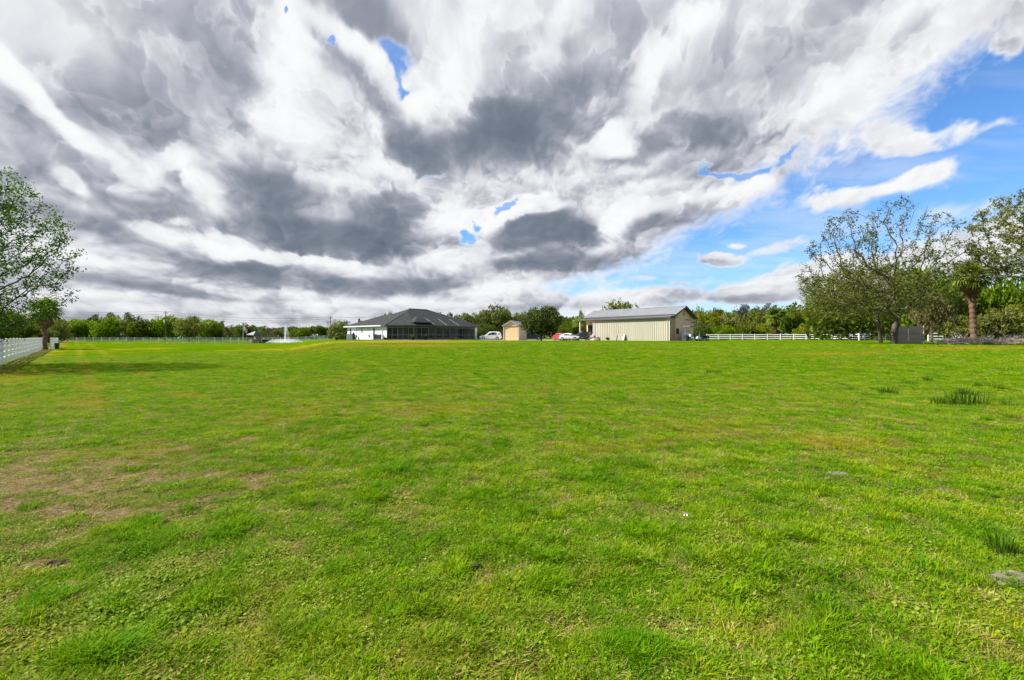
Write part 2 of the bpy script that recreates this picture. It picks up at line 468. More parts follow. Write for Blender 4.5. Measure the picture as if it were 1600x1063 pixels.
class MB:
    """collects simple shapes into one mesh"""
    def __init__(s):
        s.v, s.f, s.mi = [], [], []
    def add(s, vs, fs, mi=0):
        n = len(s.v)
        s.v += [tuple(p) for p in vs]
        s.f += [tuple(i + n for i in f) for f in fs]
        s.mi += [mi] * len(fs)
        return s
    def box(s, x0, x1, y0, y1, z0, z1, mi=0, M=None):
        vs = [Vector((x, y, z)) for z in (z0, z1) for y in (y0, y1) for x in (x0, x1)]
        if M is not None: vs = [M @ p for p in vs]
        return s.add(vs, [(0, 2, 3, 1), (4, 5, 7, 6), (0, 1, 5, 4), (2, 6, 7, 3), (0, 4, 6, 2), (1, 3, 7, 5)], mi)
    def beam(s, a, b, w, h=None, mi=0):
        """square bar from a to b"""
        a, b = Vector(a), Vector(b)
        h = h or w
        d = (b - a).normalized()
        side = d.cross(Vector((0, 0, 1)))
        side = side.normalized() if side.length > 1e-4 else Vector((1, 0, 0))
        up = side.cross(d)
        q = [side * sx * w / 2 + up * sz * h / 2 for sx, sz in ((-1, -1), (1, -1), (1, 1), (-1, 1))]
        return s.add([a + p for p in q] + [b + p for p in q], [(3, 2, 1, 0), (4, 5, 6, 7), (0, 1, 5, 4), (1, 2, 6, 5), (2, 3, 7, 6), (3, 0, 4, 7)], mi)
    def tube(s, pts, rads, n=8, mi=0, cap=True):
        pts = [Vector(p) for p in pts]
        base = len(s.v)
        up = Vector((0.13, 0.07, 1)).normalized()
        for i, p in enumerate(pts):
            t = (pts[min(i + 1, len(pts) - 1)] - pts[max(i - 1, 0)]).normalized()
            a = t.cross(up)
            a = a.normalized() if a.length > 1e-3 else Vector((1, 0, 0))
            b = t.cross(a)
            for k in range(n):
                c = 2 * PI * k / n
                s.v.append(tuple(p + (a * math.cos(c) + b * math.sin(c)) * rads[i]))
        for i in range(len(pts) - 1):
            for k in range(n):
                k2 = (k + 1) % n
                s.f.append((base + i * n + k, base + i * n + k2, base + (i + 1) * n + k2, base + (i + 1) * n + k))
                s.mi.append(mi)
        if cap:
            s.f.append(tuple(base + k for k in range(n))); s.mi.append(mi)
            e = base + (len(pts) - 1) * n
            s.f.append(tuple(e + k for k in reversed(range(n)))); s.mi.append(mi)
        return s
    def prism(s, poly, h, mi=0, M=None):
        """polygon given as 3D points, pushed out by vector h"""
        n = len(poly)
        vs = [Vector(p) for p in poly] + [Vector(p) + Vector(h) for p in poly]
        if M is not None: vs = [M @ p for p in vs]
        return s.add(vs, [tuple(reversed(range(n))), tuple(range(n, 2 * n))] + [(i, (i + 1) % n, n + (i + 1) % n, n + i) for i in range(n)], mi)
    def mesh(s, name, mats, smooth_=False, fix=True):
        me = bpy.data.meshes.new(name)
        me.from_pydata(s.v, [], s.f)
        for m in (mats if isinstance(mats, (list, tuple)) else [mats]): me.materials.append(m)
        if any(s.mi): me.polygons.foreach_set('material_index', s.mi)
        if smooth_: me.polygons.foreach_set('use_smooth', [True] * len(s.f))
        if fix:
            bm = bmesh.new(); bm.from_mesh(me)
            bmesh.ops.recalc_face_normals(bm, faces=bm.faces)
            bm.to_mesh(me); bm.free()
        me.update()
        return me
    def build(s, name, mats, parent=None, smooth_=False, **kw):
        return link(name, s.mesh(name, mats, smooth_), parent, **kw)


def quads_mesh(name, V, mat, F=None, smooth_=False):
    """mesh straight from arrays: V (n,k,3) holds n polygons of k corners"""
    n, k, _ = V.shape
    me = bpy.data.meshes.new(name)
    me.vertices.add(n * k)
    me.vertices.foreach_set('co', V.reshape(-1).astype(np.float32))
    me.loops.add(n * k)
    me.loops.foreach_set('vertex_index', np.arange(n * k, dtype=np.int32))
    me.polygons.add(n)
    me.polygons.foreach_set('loop_start', np.arange(0, n * k, k, dtype=np.int32))
    me.materials.append(mat)
    me.update(calc_edges=True)
    return me


# ------------------------------------------------------------------ materials
def new_mat(name):
    m = bpy.data.materials.new(name)
    m.use_nodes = True
    t = m.node_tree
    t.nodes.clear()
    n = NT(t)
    out = n.new('ShaderNodeOutputMaterial')
    return m, n, out


def simple_mat(name, col, rough=0.7, metal=0.0, vary=0.12, scale=3.0, bump=0.0, spec=0.4, dirt=None, dirt_amt=0.3, stretch=(1, 1, 1)):
    m, n, out = new_mat(name)
    tcn = n.new('ShaderNodeTexCoord')
    vec = n.vm('MULTIPLY', tcn.outputs['Object'], stretch)
    f = n.noise(vec, scale, 6, 0.6)
    lo, hi = tuple(c * (1 - vary) for c in col), tuple(min(1, c * (1 + vary)) for c in col)
    c = n.mix(n.mr(f, 0.3, 0.7), lo, hi)
    if dirt:
        g = n.noise(vec, scale * 0.45, 8, 0.7)
        c = n.mix(n.m('MULTIPLY', n.mr(g, 0.48, 0.72), dirt_amt), c, dirt)
    b = n.new('ShaderNodeBsdfPrincipled')
    n.put(b.inputs['Base Color'], c)
    n.put(b.inputs['Roughness'], n.mr(f, 0.2, 0.8, max(0, rough - 0.08), min(1, rough + 0.08)))
    b.inputs['Metallic'].default_value = metal
    b.inputs['Specular IOR Level'].default_value = spec
    if bump:
        bp = n.new('ShaderNodeBump')
        bp.inputs['Strength'].default_value = bump
        bp.inputs['Distance'].default_value = 0.02
        n.put(bp.inputs['Height'], n.noise(vec, scale * 6, 6, 0.7))
        n.put(b.inputs['Normal'], bp.outputs[0])
    n.put(out.inputs[0], b.outputs[0])
    return m


def leaf_mat(name, cols, trans=0.35, rough=0.55, spread=0.5, scale=1.2):
    """foliage: colour differs from clump to clump and leaf to leaf, light comes through a little"""
    m, n, out = new_mat(name)
    geo = n.new('ShaderNodeNewGeometry')
    oi = n.new('ShaderNodeObjectInfo')
    f = n.noise(geo.outputs['Position'], scale, 3, 0.6)
    r = geo.outputs['Random Per Island']
    k = n.m('ADD', n.m('MULTIPLY', n.mr(f, 0.3, 0.7, smooth=False), 0.55), n.m('MULTIPLY', r, 0.45))
    k = n.m('ADD', k, n.m('MULTIPLY', n.m('SUBTRACT', oi.outputs['Random'], 0.5), spread), clamp=True)
    c = n.ramp(k, [(i / (len(cols) - 1), cc) for i, cc in enumerate(cols)])
    b = n.new('ShaderNodeBsdfPrincipled')
    n.put(b.inputs['Base Color'], c)
    b.inputs['Roughness'].default_value = rough
    b.inputs['Specular IOR Level'].default_value = 0.08
    tr = n.new('ShaderNodeBsdfTranslucent')
    n.put(tr.inputs[0], n.mix(1.0, c, (1.0, 1.15, 0.55), 'MULTIPLY'))
    mx = n.new('ShaderNodeMixShader')
    mx.inputs[0].default_value = trans
    n.put(mx.inputs[1], b.outputs[0]); n.put(mx.inputs[2], tr.outputs[0])
    n.put(out.inputs[0], mx.outputs[0])
    return m


M = {}
M['bark'] = simple_mat('bark', (.095, .082, .065), .95, spec=.1, vary=.35, scale=4, bump=.8, dirt=(.19, .185, .16), dirt_amt=.5, stretch=(1, 1, .25))
M['bark_dark'] = simple_mat('bark_dark', (.075, .06, .048), .9, vary=.3, scale=5, bump=.8, dirt=(.16, .14, .12), stretch=(1, 1, .3))
M['palm_bark'] = simple_mat('palm_bark', (.13, .075, .045), .9, vary=.4, scale=6, bump=.9, dirt=(.10, .06, .04), dirt_amt=.6, stretch=(1, 1, 2.5))
M['oak_leaf'] = leaf_mat('oak_leaf', [(.042, .055, .010), (.125, .142, .018), (.26, .26, .05)], .3)
M['moss_leaf'] = leaf_mat('moss_leaf', [(.055, .068, .014), (.135, .152, .030), (.27, .27, .08)], .3)
M['bright_leaf'] = leaf_mat('bright_leaf', [(.045, .085, .003), (.125, .195, .004), (.24, .32, .006)], .4)
M['bush_leaf'] = leaf_mat('bush_leaf', [(.016, .028, .006), (.045, .062, .010), (.115, .135, .020)], .25)
M['mid_leaf'] = leaf_mat('mid_leaf', [(.032, .052, .006), (.092, .122, .010), (.19, .20, .022)], .35)
M['yellow_leaf'] = leaf_mat('yellow_leaf', [(.08, .11, .006), (.18, .21, .010), (.33, .32, .02)], .4)
M['brown_leaf'] = leaf_mat('brown_leaf', [(.065, .058, .022), (.13, .11, .045), (.22, .17, .08)], .2)
M['gold_leaf'] = leaf_mat('gold_leaf', [(.22, .17, .02), (.36, .25, .02), (.42, .32, .04)], .3)
M['grey_twig'] = leaf_mat('grey_twig', [(.05, .055, .05), (.09, .10, .085), (.13, .135, .11)], .15)
M['palm_leaf'] = leaf_mat('palm_leaf', [(.05, .085, .008), (.13, .18, .015), (.27, .30, .035)], .35)
M['dead_frond'] = leaf_mat('dead_frond', [(.11, .065, .035), (.18, .11, .06), (.26, .18, .10)], .15)
M['near_leaf'] = leaf_mat('near_leaf', [(.025, .065, .008), (.065, .14, .010), (.13, .23, .014)], .45, scale=.8)
M['rush'] = leaf_mat('rush', [(.018, .048, .003), (.040, .095, .004), (.10, .17, .008)], .3)
M['vinyl'] = simple_mat('vinyl', (.84, .83, .80), .45, vary=.05, scale=.8, dirt=(.45, .44, .38), dirt_amt=.25)
M['stucco'] = simple_mat('stucco', (.66, .66, .69), .9, vary=.05, scale=1.2, bump=.3, dirt=(.5, .5, .48), dirt_amt=.3)
M['white_trim'] = simple_mat('white_trim', (.70, .70, .69), .5, vary=.04, scale=2)
M['shingle'] = simple_mat('shingle', (.036, .040, .040), .95, spec=.08, vary=.28, scale=2.2, bump=.6, dirt=(.06, .06, .06), dirt_amt=.4)
M['ridge_cap'] = simple_mat('ridge_cap', (.12, .125, .125), .9, vary=.15, scale=5)
M['bronze'] = simple_mat('bronze', (.070, .070, .070), .5, metal=.1)
M['frame_grey'] = simple_mat('frame_grey', (.26, .27, .28), .5)
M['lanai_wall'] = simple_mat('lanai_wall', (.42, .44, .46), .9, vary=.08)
M['dark_glass'] = simple_mat('dark_glass', (.012, .014, .018), .12, spec=.7)
M['concrete'] = simple_mat('concrete', (.46, .44, .39), .9, vary=.12, scale=.9, bump=.3, dirt=(.30, .27, .21))
M['barn_metal'] = simple_mat('barn_metal', (.37, .345, .265), .6, vary=.05, scale=.6, dirt=(.27, .25, .18), dirt_amt=.35, stretch=(1, 1, .3))
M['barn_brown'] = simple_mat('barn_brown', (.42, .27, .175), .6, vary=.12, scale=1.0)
M['barn_beige'] = simple_mat('barn_beige', (.72, .49, .32), .8, vary=.07, scale=1.0, dirt=(.34, .26, .16), dirt_amt=.4)
M['barn_trim'] = simple_mat('barn_trim', (.055, .045, .042), .6)
M['galv'] = simple_mat('galvanised', (.205, .215, .235), .6, metal=.0, spec=.3, vary=.10, scale=.7, dirt=(.28, .25, .22), dirt_amt=.3)
M['tan_door'] = simple_mat('tan_door', (.82, .56, .30), .6, vary=.04, scale=1, stretch=(1, 1, 3))
M['tan_wall'] = simple_mat('tan_wall', (.55, .46, .30), .7, vary=.05)
M['wood'] = simple_mat('wood', (.42, .27, .14), .8, vary=.25, scale=3, bump=.4, stretch=(4, 4, .6))
M['grey_wood'] = simple_mat('grey_wood', (.34, .28, .225), .9, vary=.3, scale=3, bump=.5, stretch=(4, 4, .5))
M['pole_wood'] = simple_mat('pole_wood', (.11, .085, .06), .9, vary=.25, scale=3, stretch=(3, 3, .4))
M['black'] = simple_mat('black_plastic', (.012, .012, .013), .6)
M['tyre'] = simple_mat('tyre', (.02, .02, .02), .85)
M['rim'] = simple_mat('rim', (.42, .42, .43), .3, metal=.8)
M['pot'] = simple_mat('pot', (.16, .07, .045), .8)
M['rust'] = simple_mat('rusty_sheet', (.26, .23, .19), .8, vary=.15, scale=2, dirt=(.16, .08, .05), dirt_amt=.95)
M['clod'] = simple_mat('dark_soil', (.065, .045, .030), .95, spec=0.0, vary=.4, scale=14, bump=.8)
M['sand'] = simple_mat('sand', (.20, .165, .12), .95, vary=.25, scale=12, bump=.8)
M['green_panel'] = simple_mat('green_panel', (.20, .42, .27), .5)
M['cloth_blue'] = simple_mat('patio_cloth', (.05, .06, .10), .9)


def paint(name, col):
    m, n, out = new_mat(name)
    b = n.new('ShaderNodeBsdfPrincipled')
    tcn = n.new('ShaderNodeTexCoord')
    f = n.noise(tcn.outputs['Object'], 1.5, 5, .6)
    n.put(b.inputs['Base Color'], n.mix(n.m('MULTIPLY', n.mr(f, .45, .75), .12), col, (.25, .22, .18)))
    b.inputs['Roughness'].default_value = .32
    b.inputs['Coat Weight'].default_value = .6
    b.inputs['Coat Roughness'].default_value = .08
    n.put(out.inputs[0], b.outputs[0])
    return m


M['paint_white'] = paint('white_paint', (.86, .85, .84))
M['paint_red'] = paint('red_paint', (.50, .02, .02))
M['paint_blue'] = paint('blue_paint', (.012, .025, .07))
M['paint_black'] = paint('black_paint', (.015, .018, .016))
M['paint_silver'] = paint('silver_paint', (.50, .50, .52))


def glow_less_red():
    return simple_mat('red_lens', (.45, .02, .02), .25)


M['red_lens'] = glow_less_red()
M['lamp_lens'] = simple_mat('lamp_lens', (.7, .7, .7), .15)

# insect screen: a dark weave one can see through
ms, n, out = new_mat('insect_screen')
tr = n.new('ShaderNodeBsdfTransparent'); df = n.new('ShaderNodeBsdfDiffuse')
df.inputs[0].default_value = (.06, .065, .07, 1)
mx = n.new('ShaderNodeMixShader'); mx.inputs[0].default_value = .48
n.put(mx.inputs[1], tr.outputs[0]); n.put(mx.inputs[2], df.outputs[0]); n.put(out.inputs[0], mx.outputs[0])
M['screen'] = ms
# spray of the fountain
ms, n, out = new_mat('spray')
tr = n.new('ShaderNodeBsdfTransparent'); df = n.new('ShaderNodeBsdfDiffuse'); tl = n.new('ShaderNodeBsdfTranslucent')
df.inputs[0].default_value = (.85, .87, .9, 1); tl.inputs[0].default_value = (.85, .87, .9, 1)
ad = n.new('ShaderNodeMixShader'); ad.inputs[0].default_value = .5
n.put(ad.inputs[1], df.outputs[0]); n.put(ad.inputs[2], tl.outputs[0])
mx = n.new('ShaderNodeMixShader'); mx.inputs[0].default_value = .38
n.put(mx.inputs[1], tr.outputs[0]); n.put(mx.inputs[2], ad.outputs[0]); n.put(out.inputs[0], mx.outputs[0])
M['spray'] = ms
# pond water
mw, n, out = new_mat('pond_water')
b = n.new('ShaderNodeBsdfPrincipled')
b.inputs['Base Color'].default_value = (.03, .04, .03, 1)
b.inputs['Roughness'].default_value = .06
bp = n.new('ShaderNodeBump'); bp.inputs['Strength'].default_value = .25
tcn = n.new('ShaderNodeTexCoord')
n.put(bp.inputs['Height'], n.noise(tcn.outputs['Object'], 2.5, 4, .6)); n.put(b.inputs['Normal'], bp.outputs[0])
n.put(out.inputs[0], b.outputs[0])
M['water'] = mw

# ------------------------------------------------------------------ the land
def px_patch(u, v, a, b):
    """an ellipse of the photograph's field as centre and half axes on the land"""
    x, y = on_ground(u, v)
    return x, y, a * y / F_PX, b * y * y / 1102.0


BARE = [px_patch(*p[:4]) + (p[4],) for p in [
    (150, 800, 110, 30, .8), (60, 830, 80, 22, .7), (90, 885, 70, 16, .8), (240, 850, 60, 14, .5), (70, 690, 60, 22, .55), (210, 780, 60, 18, .6), (260, 1010, 50, 16, .7), (330, 1040, 40, 14, .5),
    (20, 960, 60, 20, .6), (395, 715, 60, 12, .45), (500, 845, 50, 10, .35), (660, 890, 50, 14, .4), (745, 905, 50, 12, .5), (1585, 910, 36, 8, 1.2), (1310, 742, 24, 6, .9), (1180, 865, 40, 12, .35),
    (900, 950, 50, 16, .35), (1230, 1052, 40, 12, .8), (960, 800, 60, 10, .3), (1470, 1000, 50, 14, .35), (820, 1040, 50, 14, .35), (1075, 808, 12, 4, .6), (120, 945, 60, 14, .5), (420, 960, 60, 12, .3), (1000, 720, 60, 10, .25), (1120, 960, 50, 12, .3)]]
PALE = [px_patch(*p[:4]) + (p[4],) for p in [
    (90, 690, 90, 30, .9), (150, 660, 80, 16, .5), (260, 900, 130, 40, .8), (180, 980, 180, 60, .9), (60, 1020, 120, 60, .8), (460, 870, 120, 40, .5), (420, 710, 90, 16, .55), (20, 760, 60, 60, .6), (330, 960, 120, 30, .6), (620, 850, 90, 20, .3), (350, 690, 120, 20, .4),
    (1250, 620, 300, 20, .12), (700, 700, 160, 20, .25), (60, 650, 80, 12, .5)]]
LUSH = [px_patch(*p[:4]) + (p[4],) for p in [
    (540, 722, 36, 9, 1.0), (615, 738, 50, 14, 1.0), (690, 735, 40, 10, .7), (240, 820, 32, 20, 1.0), (345, 840, 50, 16, .7), (270, 745, 40, 10, .7), (75, 950, 40, 16, 1.1), (380, 880, 50, 20, .8), (530, 895, 30, 14, .9), (170, 1030, 110, 26, .8), (480, 990, 80, 26, .7),
    (1010, 840, 60, 16, .6), (860, 880, 60, 20, .5), (1100, 880, 80, 20, .6), (1250, 840, 70, 20, .5), (1280, 1010, 80, 30, .6), (980, 1020, 80, 26, .6), (700, 1010, 90, 30, .5), (1450, 900, 90, 26, .5), (1560, 850, 40, 16, .5), (1500, 760, 90, 14, .4), (930, 690, 60, 8, .4), (1200, 700, 80, 8, .4), (500, 790, 50, 12, .5), (790, 830, 60, 16, .4)]]
YELL = [px_patch(*p[:4]) + (p[4],) for p in [
    (1330, 690, 140, 16, .8), (1400, 660, 120, 10, .5), (1500, 545, 140, 3, 1.2), (1300, 553, 180, 2, .9), (640, 541, 140, 2.5, 1.5), (520, 543, 70, 2.5, 1.0), (700, 640, 200, 14, .3), (900, 700, 100, 14, .4), (400, 770, 80, 14, .6), (60, 585, 100, 6, .6), (110, 548, 30, 4, .4), (230, 545, 80, 2, .5),
    (1180, 990, 80, 30, .4), (950, 900, 80, 24, .5), (700, 820, 120, 20, .4), (1100, 660, 160, 12, .3), (450, 600, 160, 6, .25), (110, 620, 60, 10, .4)]]


def patch_field(table, x, y):
    acc = np.zeros_like(x)
    for (cx, cy, a, b, w) in table:
        r = np.sqrt(((x - cx) / (a * 1.2)) ** 2 + ((y - cy) / (b * 1.2)) ** 2)
        acc = np.maximum(acc, w * (1 - sstep(0, 1, r)))
    return acc


def land_fields(x, y):
    """bare soil, pale creeping weeds, lush grass, yellowed grass: 0..1 each"""
    n1 = fbm(x * 0.9, y * 0.9, 5, 0.55, 200)
    n2 = fbm(x * 0.35 + 7, y * 0.35, 4, 0.5, 210)
    n3 = fbm(x * 3.1, y * 3.1, 4, 0.6, 220)
    d = np.hypot(x, y)
    bare = patch_field(BARE, x, y) * 1.5 + 0.55 * n1 + 0.85 * n3 - 0.48
    pale = patch_field(PALE, x, y) * 1.15 + 0.40 * n1 + 0.3 * n3 - 0.36
    lush = patch_field(LUSH, x, y) * 1.2 - 0.35 * n1 + 0.35 * n3 - 0.22
    yell = patch_field(YELL, x, y) + 0.60 * n2 + 0.40 * n1 + 0.30 * n3 * (d < 25) - 0.10
    bare = np.maximum(bare, 1.0 * np.exp(-(((x + 5.2) / 2.8) ** 2 + ((y - 4.6) / 1.5) ** 2)) + 0.85 * n3 + 0.45 * n1 - .18 - 9 * (d > 16))
    pale = pale + 0.5 * np.exp(-(((x + 4.6) / 3.2) ** 2 + ((y - 4.2) / 2.4) ** 2))
    # wheel tracks running back along the fence
    tt = (x + 28.8) * 0.722 + (y - 25.6) * 0.692
    tr_ = (np.exp(-((tt - 3.4) / .30) ** 2) + np.exp(-((tt - 5.1) / .30) ** 2)) * (x < -4) * smooth(8, 14, d)
    pale = pale + tr_ * (.55 + .5 * n3); yell = yell + tr_ * .5
    # under the fence at the left the mower leaves a brown strip
    t = (x + 28.8) * 0.722 + (y - 25.6) * 0.692
    fence = np.exp(-((t - 0.45) / 0.65) ** 2) * (x < -10)
    bare = bare + fence * 1.0
    yell = yell + np.exp(-((t - 1.2) / 1.2) ** 2) * (x < -10) * 0.5
    # worn strip on the pond's banks
    pd = np.sqrt(((x - PONDC[0]) / PONDC[2]) ** 2 + ((y - PONDC[1]) / PONDC[3]) ** 2)
    bare = bare + 0.9 * np.exp(-((pd - 0.93) / 0.09) ** 2)
    pad = np.exp(-(((x + 17) / 16) ** 2 + ((y - 64) / 24.0) ** 2) ** 2)
    yell = yell + 1.15 * pad * (0.75 + n1) * smooth(30, 60, d)
    bare = bare + 0.60 * pad * smooth(62, 72, d) + 0.35 * np.exp(-(((x + 15) / 14) ** 2 + ((y - 79) / 4.5) ** 2) ** 2)
    # paler and yellower drifts on the far, flat part
    yell = yell + smooth(45, 70, d) * (0.55 * fbm(x * .09, y * .05, 4, .5, 205) + .05) * (x < -15)
    bare = bare + 0.9 * np.exp(-((pd - 1.16) / 0.07) ** 2) * (fbm(x * .12, y * .12, 3, .5, 207) > -.2)
    yell = yell + smooth(24, 40, d) * (x > 5) * (0.30 * fbm(x * .12, y * .2, 4, .5, 206) + 0.10)
    return [np.clip(v, 0, 1).astype(np.float32) for v in (bare, pale, lush, yell)]


th_f = np.radians(np.linspace(-56, 56, 430))
th_b = np.radians(np.linspace(56, 304, 70)[1:])
TH = np.concatenate([th_f, th_b])
RR = np.concatenate([[0.4, 0.9, 1.4], np.exp(np.linspace(math.log(1.8), math.log(60), 330)), np.exp(np.linspace(math.log(61), math.log(260), 90)), [320, 420, 600, 900, 1500, 2600]])
gx = RR[:, None] * np.sin(TH)[None]
gy = RR[:, None] * np.cos(TH)[None]
gzz = ground_z(gx, gy)
gd = np.hypot(gx, gy)
gzz = gzz + np.where(gd < 30, 0.022 * fbm(gx * 1.7, gy * 1.7, 4, 0.5, 230) + 0.010 * fbm(gx * 7, gy * 7, 3, 0.5, 240) * (gd < 14), 0)
nr, nth = gx.shape
idx = np.arange(nr * nth).reshape(nr, nth)
nx = np.roll(idx, -1, axis=1)
F4 = np.stack([idx[:-1], nx[:-1], nx[1:], idx[1:]], -1).reshape(-1, 4)
verts = np.stack([gx, gy, gzz], -1).reshape(-1, 3)
cen = np.array([[0, 0, 0.0]])
verts = np.concatenate([verts, cen])
tri = np.stack([np.full(nth, nr * nth), nx[0], idx[0]], -1)
me = bpy.data.meshes.new('ground')
me.vertices.add(len(verts)); me.vertices.foreach_set('co', verts.astype(np.float32).ravel())
loops = np.concatenate([F4.ravel(), tri.ravel()]).astype(np.int32)
me.loops.add(len(loops)); me.loops.foreach_set('vertex_index', loops)
starts = np.concatenate([np.arange(0, len(F4) * 4, 4), len(F4) * 4 + np.arange(0, len(tri) * 3, 3)]).astype(np.int32)
me.polygons.add(len(starts)); me.polygons.foreach_set('loop_start', starts)
me.update(calc_edges=True)
if me.polygons[0].normal.z < 0: me.flip_normals()
me.polygons.foreach_set('use_smooth', [True] * len(starts))
flds = land_fields(verts[:, 0], verts[:, 1])
for nm, fv in zip(('bare', 'pale', 'lush', 'yellowed'), flds):
    a = me.attributes.new(nm, 'FLOAT', 'POINT')
    a.data.foreach_set('value', fv)

GRASS_D = [(.032, .085, .001), (.060, .135, .001), (.105, .180, .002)]
mg, n, out = new_mat('field')
geo = n.new('ShaderNodeNewGeometry')
pos = geo.outputs['Position']
def att(n_, name, typ='GEOMETRY'):
    a_ = n_.new('ShaderNodeAttribute', attribute_type=typ); a_.attribute_name = name
    return a_.outputs['Fac']
f1, f2, f3 = n.noise(pos, 0.30, 5, .6), n.noise(pos, 2.3, 6, .65), n.noise(pos, 26, 5, .75)
fine = n.noise(n.vm('MULTIPLY', pos, (1, .6, 1)), 9.0, 6, .8)
g = n.m('ADD', n.m('MULTIPLY', n.mr(f2, .3, .7), .40), n.m('MULTIPLY', n.mr(fine, .3, .7), .60))
col = n.ramp(g, [(0.0, GRASS_D[0]), (0.5, GRASS_D[1]), (1.0, GRASS_D[2])])
col = n.mix(n.mr(f1, .35, .65, 0, .3), col, (.085, .125, .003))
col = n.mix(n.m('MULTIPLY', att(n, 'yellowed'), n.mr(fine, .25, .6, .3, 1.0)), col, (.26, .20, .012))
col = n.mix(n.m('MULTIPLY', att(n, 'lush'), .6), col, (.055, .20, .003))
col = n.mix(n.m('MULTIPLY', att(n, 'pale'), n.mr(f3, .35, .65, .15, .7)), col, (.20, .22, .07))
col = n.mix(n.m('MULTIPLY', att(n, 'bare'), n.mr(f3, .25, .6, .45, 1.0)), col, n.ramp(f3, [(.3, (.10, .065, .038)), (.5, (.24, .165, .105)), (.75, (.44, .35, .26))]))
# between the blades one looks down on soil, moss and thatch
thatch = n.ramp(f3, [(.3, (.045, .038, .012)), (.5, (.17, .125, .045)), (.75, (.40, .30, .15))])
near = n.mr(n.vm('LENGTH', pos), 9.0, 24.0, .78, 0.0)
col = n.mix(n.m('MULTIPLY', near, n.mr(n.noise(pos, 5.0, 6, .7), .38, .60, .25, 1.0)), col, thatch)
b = n.new('ShaderNodeBsdfPrincipled')
n.put(b.inputs['Base Color'], col)
b.inputs['Roughness'].default_value = .95
b.inputs['Specular IOR Level'].default_value = 0.0
bp = n.new('ShaderNodeBump'); bp.inputs['Strength'].default_value = 1.0; bp.inputs['Distance'].default_value = .12
n.put(bp.inputs['Height'], n.m('ADD', n.m('MULTIPLY', fine, .8), n.m('MULTIPLY', f3, .25)))
n.put(b.inputs['Normal'], bp.outputs[0])
n.put(out.inputs[0], b.outputs[0])
me.materials.append(mg)
ground = link('ground', me)
tag(ground, 'broad mown pasture sloping up slightly towards the house and barn', 'pasture', kind='structure')

# ---- blades and weeds growing on it
def blade(mb, x, y, h, w, lean, az_, curl=0.5):
    dx_, dy_ = math.cos(az_), math.sin(az_)
    sx_, sy_ = -dy_ * w / 2, dx_ * w / 2
    p = []
    for t, ww in ((0, 1), (.5, .8)):
        o = lean * (t ** 1.6)
        p += [(x + dx_ * o - sx_ * ww, y + dy_ * o - sy_ * ww, h * t * (1 - .12 * curl * t)), (x + dx_ * o + sx_ * ww, y + dy_ * o + sy_ * ww, h * t * (1 - .12 * curl * t))]
    p.append((x + dx_ * lean, y + dy_ * lean, h * (1 - .35 * curl)))
    mb.add(p, [(0, 1, 3, 2), (2, 3, 4)])


GRASS_COL = bpy.data.collections.new('grass_sources')
def inst_mat(name, stops, trans=.4):
    m, n, out = new_mat(name)
    oi = n.new('ShaderNodeObjectInfo'); geo = n.new('ShaderNodeNewGeometry')
    yl, lu, pa, ba = (att(n, k, 'INSTANCER') for k in ('i_yellowed', 'i_lush', 'i_pale', 'i_bare'))
    f = n.noise(oi.outputs['Location'], 1.3, 4, .6)
    k = n.m('ADD', n.m('MULTIPLY', oi.outputs['Random'], .42), n.m('MULTIPLY', n.mr(f, .3, .7), .34))
    k = n.m('ADD', k, n.m('MULTIPLY', geo.outputs['Random Per Island'], .24))
    c = n.ramp(k, stops)
    c = n.mix(n.m('MULTIPLY', yl, .75), c, (.30, .26, .010))
    c = n.mix(n.m('MULTIPLY', lu, .65), c, (.060, .235, .003))
    c = n.mix(n.m('MULTIPLY', ba, .55), c, (.22, .16, .06))
    bs = n.new('ShaderNodeBsdfPrincipled'); n.put(bs.inputs['Base Color'], c)
    bs.inputs['Roughness'].default_value = .7; bs.inputs['Specular IOR Level'].default_value = .06
    tr = n.new('ShaderNodeBsdfTranslucent'); n.put(tr.inputs[0], c)
    mx = n.new('ShaderNodeMixShader'); mx.inputs[0].default_value = trans
    n.put(mx.inputs[1], bs.outputs[0]); n.put(mx.inputs[2], tr.outputs[0]); n.put(out.inputs[0], mx.outputs[0])
    return m


MG = inst_mat('grass_blade', [(0, (.036, .115, .001)), (.34, (.095, .245, .001)), (.66, (.20, .33, .002)), (1, (.48, .42, .02))])
MD = inst_mat('dry_blade', [(0, (.22, .15, .05)), (.5, (.38, .30, .10)), (1, (.52, .44, .20))], .3)
MC = inst_mat('weed_leaf', [(0, (.06, .14, .004)), (.5, (.16, .25, .01)), (1, (.36, .40, .10))], .3)


def source(i, mb, mat):
    me_ = mb.mesh('src_%02d' % i, mat, fix=False)
    o = bpy.data.objects.new('src_%02d' % i, me_)
    GRASS_COL.objects.link(o)


R = random.Random(3)
for i in range(4):                                   # short turf
    mb = MB()
    for _ in range(30):
        r_, a_ = R.random() ** .5 * .075, R.random() * 6.28
        blade(mb, r_ * math.cos(a_), r_ * math.sin(a_), R.uniform(.014, .040), R.uniform(.003, .0055), R.uniform(.012, .036), R.random() * 6.28)
    source(i, mb, MG)
for i in range(4, 6):                                # longer tussocks
    mb = MB()
    for _ in range(34):
        r_, a_ = R.random() ** .5 * .055, R.random() * 6.28
        blade(mb, r_ * math.cos(a_), r_ * math.sin(a_), R.uniform(.035, .105), R.uniform(.004, .006), R.uniform(.02, .07), a_ + R.uniform(-.8, .8), 1.0)
    source(i, mb, MG)
for i in range(6, 8):                                # dry straw
    mb = MB()
    for _ in range(16):
        r_, a_ = R.random() ** .5 * .07, R.random() * 6.28
        blade(mb, r_ * math.cos(a_), r_ * math.sin(a_), R.uniform(.010, .035), R.uniform(.003, .005), R.uniform(.04, .09), R.random() * 6.28)
    source(i, mb, MD)
